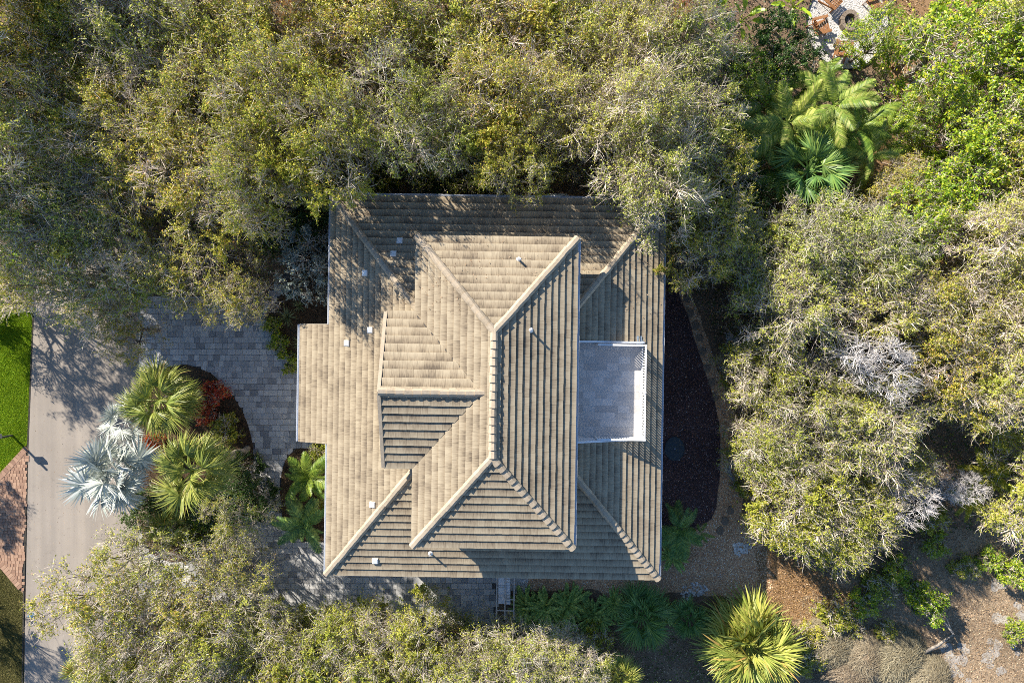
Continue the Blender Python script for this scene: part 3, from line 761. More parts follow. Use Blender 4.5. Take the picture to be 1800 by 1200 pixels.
MB().bar((rx, rys + 0.05, DZ + 0.12), (rx, ryn - 0.05, DZ + 0.12), 0.05, 0.04).build("bottom_rail", M_WHITE, rail)
me = MB().box(-0.022, 0.022, -0.034, 0.034, DZ + 0.14, RT - 0.025).mesh("baluster", M_WHITE); me2 = MB().box(-0.034, 0.034, -0.022, 0.022, DZ + 0.14, RT - 0.025).mesh("baluster", M_WHITE)
for k in range(1, 34):
    o = obj("baluster", me, rail); o.location = (rx, rys + (ryn - rys) * k / 34, 0)
for yy in (ryn, rys):
    nb = 16
    for k in range(1, nb):
        o = obj("baluster", me2, rail); o.location = (rxw + (rx - rxw) * k / nb, yy, 0)
me = MB().box(-0.045, 0.045, -0.045, 0.045, DZ, RT + 0.05).mesh("post", M_WHITE)
for x, yy in ((rx, ryn), (rx, rys), (rxw, ryn), (rxw, rys), (rx, (ryn + rys) / 2)):
    o = obj("post", me, rail); o.location = (x, yy, 0)
# crumpled metal flashing at the railing corner
mb = MB(); fz = cheekz(L(1127, 598, 7)[0]) + 0.02; c = L(1127, 598, fz)
for k in range(5): mb.bar((c[0] - 0.2 + k * 0.09, c[1] - 0.2, fz + (k % 2) * 0.03 - k * 0.045), (c[0] - 0.18 + k * 0.09, c[1] + 0.22, fz + ((k + 1) % 2) * 0.03 - k * 0.045), 0.1, 0.02)
mb.build("flashing", plain("zinc flashing", (0.33, 0.40, 0.45), 0.4, 0.4), lr)

LQ = []
rgL = np.random.default_rng(140)
for (sd, sl_), (x0, x1, y0, y1), n_ in ((lower[1], (lw + 2, le - 2, un - 0.2, un + 1.4), 260), (lower[0], (lw + 0.2, uw, bumpn + 1.0, ln - 3.0), 120), (upper[0], (uw + 0.2, uw + 2.2, dn, un - 1.2), 60), (upper[2], (uw + 1.5, ue - 1.5, yrn + 2.2, un - 0.1), 60), (lower[3], (ue, le, un - 4, ln - 2.5), 60)):
    for _ in range(n_):
        x, y = rgL.uniform(x0, x1), rgL.uniform(y0, y1); LQ.append((x, y, sl_.z(x, y) + 0.10))
LV_, LF_ = None, None
def flat_leaf(c, rg, l):
    a = rg.uniform(0, 6.28); d = np.array((math.cos(a), math.sin(a), rg.uniform(-0.2, 0.2))); q_ = np.array((-math.sin(a), math.cos(a), rg.uniform(-0.2, 0.2))); c = np.array(c)
    return [c - d * l / 2, c + q_ * l * 0.22, c + d * l / 2, c - q_ * l * 0.22]
VVV = np.array([flat_leaf(c, rgL, rgL.uniform(0.05, 0.11)) for c in LQ]).reshape(-1, 3)
o = obj("fallen_leaves", mesh_np("fallen_leaves", VVV, np.arange(len(VVV)).reshape(-1, 4), [M_LITTER]), house); o["kind"] = "stuff"
# roof vents: white square hoods and round pipes
slopes_all = [("lower_roof", s) for s in lower] + [("upper_roof", s) for s in upper]
def on_roof(u, v, which, side):
    for nm, (sd, s) in slopes_all:
        if nm != which or sd != side: continue
        z = 7.0 if which == "lower_roof" else 10.0
        for _ in range(12):
            p = L(u, v, z); z = s.z(p[0], p[1])
        return s, L(u, v, z)
for u, v, rf, sd in ((652, 580, "lower_roof", "W"), (611, 603, "lower_roof", "W"), (656, 886, "lower_roof", "W"), (643, 480, "lower_roof", "W"),
                     (703, 424, "lower_roof", "N"), (692, 447, "lower_roof", "N"), (660, 984, "lower_roof", "S")):
    s, p = on_roof(u, v, rf, sd)
    mb = MB(); h = 0.15
    mb.add([(-h, -h, -0.02), (h, -h, -0.02), (h, h, -0.02), (-h, h, -0.02), (-h, -h, 0.09), (h, -h, 0.09), (h, h, 0.09), (-h, h, 0.09),
            (-h * 0.8, -h * 0.8, 0.12), (h * 0.8, -h * 0.8, 0.12), (h * 0.8, h * 0.8, 0.12), (-h * 0.8, h * 0.8, 0.12)],
           [(0, 1, 5, 4), (1, 2, 6, 5), (2, 3, 7, 6), (3, 0, 4, 7), (4, 5, 9, 8), (5, 6, 10, 9), (6, 7, 11, 10), (7, 4, 8, 11), (8, 9, 10, 11)])
    o = mb.build("roof_vent", M_VENT, roots[rf]); n = Vector(s.n); o.rotation_euler = n.to_track_quat('Z', 'Y').to_euler(); o.location = p + s.n * 0.02
for u, v, rf, sd in ((912, 457, "upper_roof", "N"), (932, 580, "upper_roof", "E"), (757, 971, "lower_roof", "S")):
    s, p = on_roof(u, v, rf, sd)
    mb = MB(); mb.tube([(0, 0, -0.05), (0, 0, 0.05), (0, 0, 0.12)], [0.16, 0.13, 0.06], 14)
    o = mb.build("pipe_vent", M_VENT, roots[rf], True); o.location = p
    MB().tube([(0, 0, 0.1), (0, 0, 0.42)], 0.055, 12).build("pipe", plain("dark vent pipe", (0.42, 0.42, 0.42), 0.5), o)

# ------------------------------------------------------------------ plants: generators
def unit(v): return v / np.maximum(np.linalg.norm(v, axis=-1, keepdims=True), 1e-9)

def spikes(p0, p1, p2, r0):
    "thin three-sided twigs p0-p1-p2 tapering to a point; arrays (n,3)"
    n = len(p0); d = unit(p2 - p0); ref = np.where(np.abs(d[:, 2:3]) < 0.9, np.array([[0, 0, 1.0]]), np.array([[1.0, 0, 0]]))
    a = unit(np.cross(d, ref)); b = np.cross(d, a); V = np.empty((n, 7, 3))
    for k in range(3):
        t = 2 * math.pi * k / 3; o = a * math.cos(t) + b * math.sin(t)
        V[:, k] = p0 + o * r0[:, None]; V[:, 3 + k] = p1 + o * (r0 * 0.65)[:, None]
    V[:, 6] = p2
    base = (np.arange(n) * 7)[:, None]
    fq = np.concatenate([base + np.array([[k, (k + 1) % 3, 3 + (k + 1) % 3, 3 + k]]) for k in range(3)])
    ft = np.concatenate([base + np.array([[3 + k, 3 + (k + 1) % 3, 6]]) for k in range(3)])
    return V.reshape(-1, 3), fq, ft

def leaves(c, rg, ln, wd, up=0.5, out=None):
    "rhombic leaves centred at c"
    n = len(c); nr = unit(rg.normal(size=(n, 3)) + np.array([[0, 0, up * 2]]))
    if out is not None: nr = unit(nr + out * 0.8)
    t = unit(np.cross(nr, rg.normal(size=(n, 3)))); s = np.cross(nr, t)
    l = (ln * rg.uniform(0.65, 1.3, n))[:, None]; w_ = (wd * rg.uniform(0.7, 1.25, n))[:, None]
    V = np.empty((n, 4, 3)); V[:, 0] = c - t * l / 2; V[:, 1] = c + s * w_ / 2 - nr * w_ * 0.18; V[:, 2] = c + t * l / 2 - nr * l * 0.12; V[:, 3] = c - s * w_ / 2 - nr * w_ * 0.18
    return V.reshape(-1, 3), (np.arange(n) * 4)[:, None] + np.array([[0, 1, 2, 3]])

def gen_tree(seed, Rr=4.0, Ht=9.0, n_clump=75, twig_n=18, side_n=2, leaf_n=20000, ln=0.145, wd=0.072, leafm=None, twigm=None, clump_r=0.85, trunk_r=0.2, flat=0.28, tw_len=1.0, limb_n=6, low=0.35, twr=0.019, fork=0.33):
    rg = np.random.default_rng(seed)
    # uneven outline: radius varies with the bearing
    ph = rg.uniform(0, 6.28, 4)
    def rim(a): return Rr * (0.82 + 0.15 * np.sin(2 * a + ph[0]) + 0.13 * np.sin(3 * a + ph[1]) + 0.10 * np.sin(5 * a + ph[2]))
    cs = []
    tries = 0
    while len(cs) < n_clump and tries < 6000:
        tries += 1
        a = rg.uniform(0, 2 * math.pi); rho = math.sqrt(rg.uniform(0, 1)) * 0.95
        zt = low + (1 - low) * (math.sqrt(max(0, 1 - rho * rho)) * flat + (1 - flat)) if rg.random() < 0.72 else rg.uniform(low * 0.9, low + (1 - low) * 0.75 * (1 - 0.5 * rho))
        c = np.array((rim(a) * rho * math.cos(a), rim(a) * rho * math.sin(a), Ht * (zt + rg.normal(0, 0.035)) - clump_r * 0.6))
        if all(np.sum((c - q) ** 2) > (clump_r * 0.85) ** 2 for q in cs): cs.append(c)
    cs = np.array(cs); n = len(cs); cr = clump_r * rg.uniform(0.65, 1.3, n)
    # wood
    mb = MB(); fz = Ht * fork; lean = rg.normal(0, 0.25, 2)
    top = Vector((lean[0], lean[1], fz))
    mb.tube([(0, 0, -0.1), (lean[0] * 0.3 + 0.04, lean[1] * 0.4, fz * 0.5), top], [trunk_r * 1.25, trunk_r, trunk_r * 0.85], 8)
    ang = np.arctan2(cs[:, 1], cs[:, 0]); lim = np.floor((ang + math.pi + rg.uniform(0, 1)) / (2 * math.pi) * limb_n).astype(int) % limb_n
    for k in range(limb_n):
        ids = np.where(lim == k)[0]
        if not len(ids): continue
        m = cs[ids].mean(0); kn = Vector((m[0] * 0.72, m[1] * 0.72, m[2] * 0.80)); md = (top + kn) / 2 + Vector(rg.normal(0, 0.2, 3)); md.z += 0.15
        mb.tube([top - Vector((0, 0, 0.15)), md, kn], [trunk_r * 0.6, trunk_r * 0.45, trunk_r * 0.33], 6, False)
        for i in ids:
            c = Vector(cs[i]); d_ = c - kn; m1 = kn + d_ * 0.4 + Vector(rg.normal(0, 0.10, 3)) * min(1.5, d_.length); m2 = kn + d_ * 0.75 + Vector(rg.normal(0, 0.08, 3))
            mb.tube([kn, m1, m2, c], [trunk_r * 0.26, trunk_r * 0.18, trunk_r * 0.11, 0.012], 5, False)
    wood = mb.mesh("trunk", M_BARK, True)
    # twigs
    nt_ = n * twig_n; ci = np.repeat(np.arange(n), twig_n)
    axis = unit(np.stack([cs[:, 0], cs[:, 1], np.full(n, Ht * 0.35)], 1))
    d = unit(rg.normal(size=(nt_, 3)) * np.array([1, 1, 0.75]) + axis[ci] * 0.75 + np.array([0, 0, 0.25]))
    l = tw_len * rg.uniform(0.5, 1.25, nt_) * (cr[ci] / clump_r)
    p0 = cs[ci] + d * (rg.uniform(0, 0.25, nt_) * cr[ci])[:, None] - axis[ci] * 0.15
    bend = rg.normal(0, 0.13, (nt_, 3)) * l[:, None]
    p1 = p0 + d * (l * 0.5)[:, None] + bend; p2 = p0 + d * l[:, None] - bend * 0.4 + np.array([0, 0, -0.12]) * (l ** 2)[:, None]
    S0, S1, S2, SR = [p0], [p1], [p2], [np.full(nt_, twr)]
    for _ in range(side_n):
        t = rg.uniform(0.25, 0.9, nt_)[:, None]; b0 = p0 + (p2 - p0) * t; dd = unit(d + rg.normal(0, 0.75, (nt_, 3))); ll = (l * rg.uniform(0.3, 0.65, nt_))[:, None]
        S0.append(b0); S1.append(b0 + dd * ll * 0.5 + rg.normal(0, 0.03, (nt_, 3))); S2.append(b0 + dd * ll); SR.append(np.full(nt_, twr * 0.62))
    s0, s1, s2, sr = map(np.concatenate, (S0, S1, S2, SR))
    V, fq, ft = spikes(s0, s1, s2, sr)
    arrs = [fq, ft]; mi = [np.zeros(len(fq) + len(ft), int)]; VV = [V]
    if leaf_n:
        # leaf share differs from clump to clump: some bushy, some nearly bare
        wgt = rg.gamma(1.2, 1.0, n); wgt /= wgt.sum()
        cidx = rg.choice(n, leaf_n, p=wgt); per = twig_n * (1 + side_n)
        tw = rg.integers(0, twig_n, leaf_n) + cidx * twig_n + rg.integers(0, 1 + side_n, leaf_n) * nt_
        t = rg.uniform(0.25, 1.05, leaf_n)[:, None]
        c = s0[tw] + (s2[tw] - s0[tw]) * t + (s1[tw] - (s0[tw] + s2[tw]) / 2) * (4 * t * (1 - t)) * 0.5 + rg.normal(0, ln * 0.4, (leaf_n, 3))
        LV, lf = leaves(c, rg, ln, wd, 0.45, unit(c - cs[cidx]))
        arrs.insert(1, lf + len(V)); VV.append(LV)
        mi = [np.zeros(len(fq), int), np.ones(len(lf), int), np.zeros(len(ft), int)]
    crown = mesh_np("crown", np.concatenate(VV), arrs, [twigm or M_TWIG, leafm or M_OLIVE], np.concatenate(mi))
    return dict(wood=wood, crown=crown, R=Rr, H=Ht)

TREES = {
    "olive0": gen_tree(101, leafm=M_OLIVE), "olive1": gen_tree(102, leafm=M_OLIVE, n_clump=85, leaf_n=24000), "olive2": gen_tree(103, leafm=M_OLIVE, n_clump=65, clump_r=0.95, leaf_n=23000),
    "pale0": gen_tree(111, leafm=M_GREYG, leaf_n=13000, twig_n=22, side_n=3, tw_len=1.2, twr=0.022), "pale1": gen_tree(112, leafm=M_GREYG, leaf_n=17000, twig_n=20, side_n=3, tw_len=1.15, twr=0.02),
    "thin0": gen_tree(113, leafm=M_GREYG, leaf_n=7000, n_clump=44, twig_n=15, side_n=3, tw_len=1.15, twr=0.02), "thin1": gen_tree(114, leafm=M_OLIVE, leaf_n=7500, n_clump=46, twig_n=14, side_n=3, tw_len=1.1, twr=0.018),
    "bare0": gen_tree(121, Rr=3.0, Ht=6.0, leaf_n=0, n_clump=28, twig_n=22, side_n=3, twigm=M_BARE, tw_len=1.05, clump_r=0.8, twr=0.024, trunk_r=0.13),
    "green0": gen_tree(131, leafm=M_BRIGHT, twig_n=14, side_n=1, leaf_n=9500, ln=0.24, wd=0.12, n_clump=80), "green1": gen_tree(132, leafm=M_BRIGHT, twig_n=14, side_n=1, leaf_n=11000, ln=0.22, wd=0.11, n_clump=70, clump_r=0.95),
    "yell0": gen_tree(141, leafm=M_YELL, Ht=6.0, leaf_n=24000, n_clump=85, low=0.2, fork=0.2), "yell1": gen_tree(142, leafm=M_YELL, Ht=6.0, leaf_n=17000, twig_n=32, side_n=2, n_clump=80, low=0.2, fork=0.2),
    "dark0": gen_tree(151, leafm=M_DARKG, Rr=3.0, Ht=4.5, leaf_n=14000, ln=0.17, wd=0.085, n_clump=55, twig_n=12, side_n=1, low=0.1, fork=0.12, trunk_r=0.12),
    "silver0": gen_tree(161, leafm=M_SILV, Rr=2.0, Ht=3.5, leaf_n=9000, ln=0.11, wd=0.06, n_clump=42, twig_n=14, side_n=1, clump_r=0.55, tw_len=0.5, low=0.15, fork=0.15, trunk_r=0.09),
    "red0": gen_tree(171, leafm=M_RED, Rr=1.2, Ht=1.4, leaf_n=2600, ln=0.16, wd=0.07, n_clump=26, twig_n=10, side_n=1, clump_r=0.35, tw_len=0.35, low=0.2, fork=0.12, trunk_r=0.05),
    "bush0": gen_tree(181, leafm=M_BRIGHT, Rr=1.2, Ht=1.3, leaf_n=3600, ln=0.12, wd=0.055, n_clump=30, twig_n=10, side_n=1, clump_r=0.35, tw_len=0.35, low=0.15, fork=0.12, trunk_r=0.05),
    "ybush0": gen_tree(182, leafm=M_YELL, Rr=1.2, Ht=1.3, leaf_n=3600, ln=0.12, wd=0.055, n_clump=30, twig_n=12, side_n=1, clump_r=0.35, tw_len=0.35, low=0.15, fork=0.12, trunk_r=0.05),
}
TREES["russet0"] = gen_tree(191, leafm=leaf_mat("russet leaves", [(0.0, (0.12, 0.05, 0.02)), (0.5, (0.42, 0.16, 0.05)), (1.0, (0.55, 0.28, 0.08))]), Rr=1.6, Ht=9.8, leaf_n=2600, n_clump=14, twig_n=12, side_n=2, low=0.8, fork=0.6, trunk_r=0.1)
rgT = np.random.default_rng(77)
def tree(kind, u, v, rpx, ztop, label, cat="tree", group=None, name=None):
    T = TREES[kind]; zc = ztop * 0.72; p = P(u, v, zc); r = rpx * (H - zc) / F
    sx = r / (T["R"] * (0.89 if ztop > 4.0 else 0.93)); sz = ztop / T["H"]
    nm = name or {"bare": "bare_tree", "red": "red_shrub", "bush": "shrub", "ybus": "shrub", "silv": "silver_shrub", "dark": "shrub"}.get(kind[:4], "broadleaf_tree")
    e = empty(nm, (p[0], p[1], -0.05), rgT.uniform(0, 6.28)); e.scale = (sx, sx * rgT.uniform(0.92, 1.08), sz)
    small = T["H"] < 4.6
    obj("stem" if small else "trunk", T["wood"], e); obj("foliage" if small else "crown", T["crown"], e)
    tag(e, label, cat, group); return e

# -- palms
def strip(pts, widths, side):
    "flat ribbon along pts with a side vector per point"
    V, Fq = [], []
    for p, w_, s in zip(pts, widths, side): V += [p - s * w_ / 2, p + s * w_ / 2]
    for k in range(len(pts) - 1): Fq.append((2 * k, 2 * k + 1, 2 * k + 3, 2 * k + 2))
    return V, Fq

def fan_frond(seed, pet=1.0, fan=1.0, nseg=34, spread=140, droop=0.35, width=0.05, mat=None, arch=0.25):
    rg = np.random.default_rng(seed); mb = MB()
    V, Fq = strip([np.array((x, 0, -arch * (x / max(pet, 0.1)) ** 2 * 0.3)) for x in (0, pet * 0.5, pet)], [0.06, 0.045, 0.04], [np.array((0, 1, 0))] * 3); mb.add(V, Fq)
    base = np.array((pet, 0, -arch * 0.3))
    for k in range(nseg):
        a = math.radians(-spread + 2 * spread * (k + rg.uniform(0.2, 0.8)) / nseg); l = fan * (1 - 0.28 * (abs(a) / math.radians(spread)) ** 2) * rg.uniform(0.88, 1.08)
        d = np.array((math.cos(a), math.sin(a), 0.12 * math.cos(3 * a))); s = np.array((-math.sin(a), math.cos(a), rg.choice([-0.5, 0.5]))); s /= np.linalg.norm(s)
        pts = [base + d * l * t + np.array((0, 0, -droop * l * t * t * rg.uniform(0.8, 1.3) - 0.15 * abs(math.sin(a)) * t)) for t in (0.02, 0.35, 0.7, 1.0)]
        V, Fq = strip(pts, [width * 0.45, width * 1.25, width * 0.8, 0.004], [s] * 4); mb.add(V, Fq)
    return mb.mesh("frond", mat)

def feather_frond(seed, length=2.2, npair=34, leaf=0.55, droop=0.55, width=0.04, mat=None, vee=0.35, bare=0.12):
    rg = np.random.default_rng(seed); mb = MB()
    def rp(t): return np.array((length * (t - 0.12 * t * t * t), 0, length * (0.12 * t - droop * t * t)))
    ts = np.linspace(0, 1, 8); V, Fq = strip([rp(t) for t in ts], [0.07 * (1 - 0.8 * t) for t in ts], [np.array((0, 1, 0))] * 8); mb.add(V, Fq)
    for k in range(npair):
        t = bare + (1 - bare) * (k + 0.5) / npair; tan = rp(min(1, t + 0.02)) - rp(t - 0.02); tan /= np.linalg.norm(tan)
        l = leaf * (math.sin(math.pi * min(1, 0.18 + 0.8 * t)) ** 0.7) * rg.uniform(0.85, 1.12)
        for sg in (-1, 1):
            d = tan * (0.55 + 0.5 * t) + np.array((0, sg, 0)) + np.array((0, 0, vee)); d /= np.linalg.norm(d)
            s = np.cross(d, np.array((0, 0, 1.0))); s /= np.linalg.norm(s); s = s + np.array((0, 0, rg.uniform(-0.4, 0.4)))
            b = rp(t); pts = [b + d * l * q_ + np.array((0, 0, -0.45 * l * q_ * q_)) for q_ in (0, 0.5, 1.0)]
            V, Fq = strip(pts, [width * 0.7, width, 0.005], [s] * 3); mb.add(V, Fq)
    return mb.mesh("frond", mat)

def paddle_leaf(seed, length=1.8, wd=0.42, droop=0.4, mat=None):
    rg = np.random.default_rng(seed); mb = MB(); ts = np.linspace(0, 1, 10); pet = 0.45
    for sg in (-1, 1):
        V, Fq = [], []
        for t in ts:
            x = length * (pet + (1 - pet) * t); z = 0.5 * x - droop * x * x * 0.5; w_ = wd * 0.5 * math.sin(math.pi * min(1, 0.06 + 0.92 * t)) ** 0.6 * rg.uniform(0.88, 1.05)
            V += [(x, 0, z), (x, sg * w_, z + 0.08 * (1 if w_ > 0.05 else 0) + rg.uniform(-0.02, 0.02))]
        for k in range(len(ts) - 1): Fq.append((2 * k, 2 * k + 1, 2 * k + 3, 2 * k + 2))
        mb.add(V, Fq)
    mb.tube([(0, 0, 0), (length * pet * 0.5, 0, 0.2 * length * pet), (length * pet, 0, 0.5 * length * pet - droop * (length * pet) ** 2 * 0.5)], [0.03, 0.025, 0.015], 5)
    return mb.mesh("leaf", mat)

FR = {
    "sabal": [fan_frond(s, 1.15, 1.0, 36, 135, 0.5, 0.05, M_SABAL) for s in (1, 2, 3)],
    "bism": [fan_frond(s, 1.25, 1.15, 34, 150, 0.12, 0.085, M_BISM, 0.1) for s in (4, 5, 6)],
    "palmetto": [fan_frond(s, 0.75, 0.85, 34, 125, 0.22, 0.05, M_PALMETTO) for s in (7, 8)],
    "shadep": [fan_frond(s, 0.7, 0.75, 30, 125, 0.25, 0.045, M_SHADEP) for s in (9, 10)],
    "feather": [feather_frond(s, 1.9, 34, 0.42, 0.35, 0.035, M_FEATHER) for s in (11, 12)],
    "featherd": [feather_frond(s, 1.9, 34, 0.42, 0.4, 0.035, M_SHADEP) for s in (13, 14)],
    "coco": [feather_frond(s, 2.9, 44, 0.62, 0.42, 0.045, M_COCO, 0.1) for s in (15, 16)],
    "cocog": [feather_frond(s, 2.9, 44, 0.62, 0.42, 0.045, M_FEATHER, 0.1) for s in (25, 26)],
    "dead": [feather_frond(s, 2.4, 36, 0.5, 0.75, 0.04, M_DEADF, 0.0) for s in (17,)],
    "coontie": [feather_frond(s, 1.3, 30, 0.24, 0.35, 0.035, M_YELL) for s in (18, 19)],
    "fern": [feather_frond(s, 0.95, 34, 0.13, 0.5, 0.055, M_FERN, 0.15, 0.05) for s in (20, 21)],
    "yucca": [MB().add(*strip([np.array((0.0, 0, 0)), np.array((0.3, 0, 0.05)), np.array((0.75, 0, 0.0))], [0.05, 0.065, 0.004], [np.array((0, 1.0, 0))] * 3)).mesh("leaf", leaf_mat("striped yucca leaf", [(0, (0.12, 0.17, 0.07)), (1, (0.33, 0.36, 0.16))], 0.15, 0.5, 0.5))],
    "banana": [paddle_leaf(s, 1.9, 0.5, 0.45, M_BRIGHT) for s in (22, 23)],
}
def palm(kind, u, v, z, n, label, name, scale=1.0, trunk_r=0.15, emin=-35, emax=78, cat="palm", part="frond", dead=0, group=None, lean=0.0, skew=None):
    "crown centre seen at (u, v) and at height z; trunk stands below it"
    p = P(u, v, z); e = empty(name, (p[0], p[1], -0.05)); rg = np.random.default_rng(int(u * 7 + v))
    if z > 0.5:
        k = int(max(3, z / 0.25)); pts, rad = [], []
        for i in range(k + 1):
            pts.append((0.05 * math.sin(i * 0.7), 0.05 * math.cos(i * 0.9), (z - 0.05) * i / k)); rad.append(trunk_r * (1.15 - 0.2 * i / k + (0.06 if i % 2 else 0)))
        MB().tube(pts, rad, 10).build("trunk", M_PTRUNK, e, True)
    for i in range(n):
        az = i * 2.39996 + rg.uniform(-0.55, 0.55); t = (i + 0.5) / n; el = math.radians(emax + (emin - emax) * t ** 0.8 + rg.uniform(-7, 7))
        o = obj(part, FR[kind][i % len(FR[kind])], e)
        o.matrix_local = Matrix.Translation((0, 0, z + 0.05)) @ Matrix.Rotation(az, 4, 'Z') @ Matrix.Rotation(-el, 4, 'Y') @ Matrix.Rotation(rg.uniform(-0.7, 0.7), 4, 'X') @ Matrix.Scale(scale * rg.uniform(0.72, 1.15) * (1.0 if el < 1.0 else 0.8), 4)
    for i in range(dead):
        o = obj("dry_frond", FR["dead"][0], e); az = rg.uniform(0, 6.28)
        o.matrix_local = Matrix.Translation((0, 0, z - 0.05)) @ Matrix.Rotation(az, 4, 'Z') @ Matrix.Rotation(math.radians(25), 4, 'Y') @ Matrix.Scale(scale * 0.85, 4)
    tag(e, label, cat, group); return e

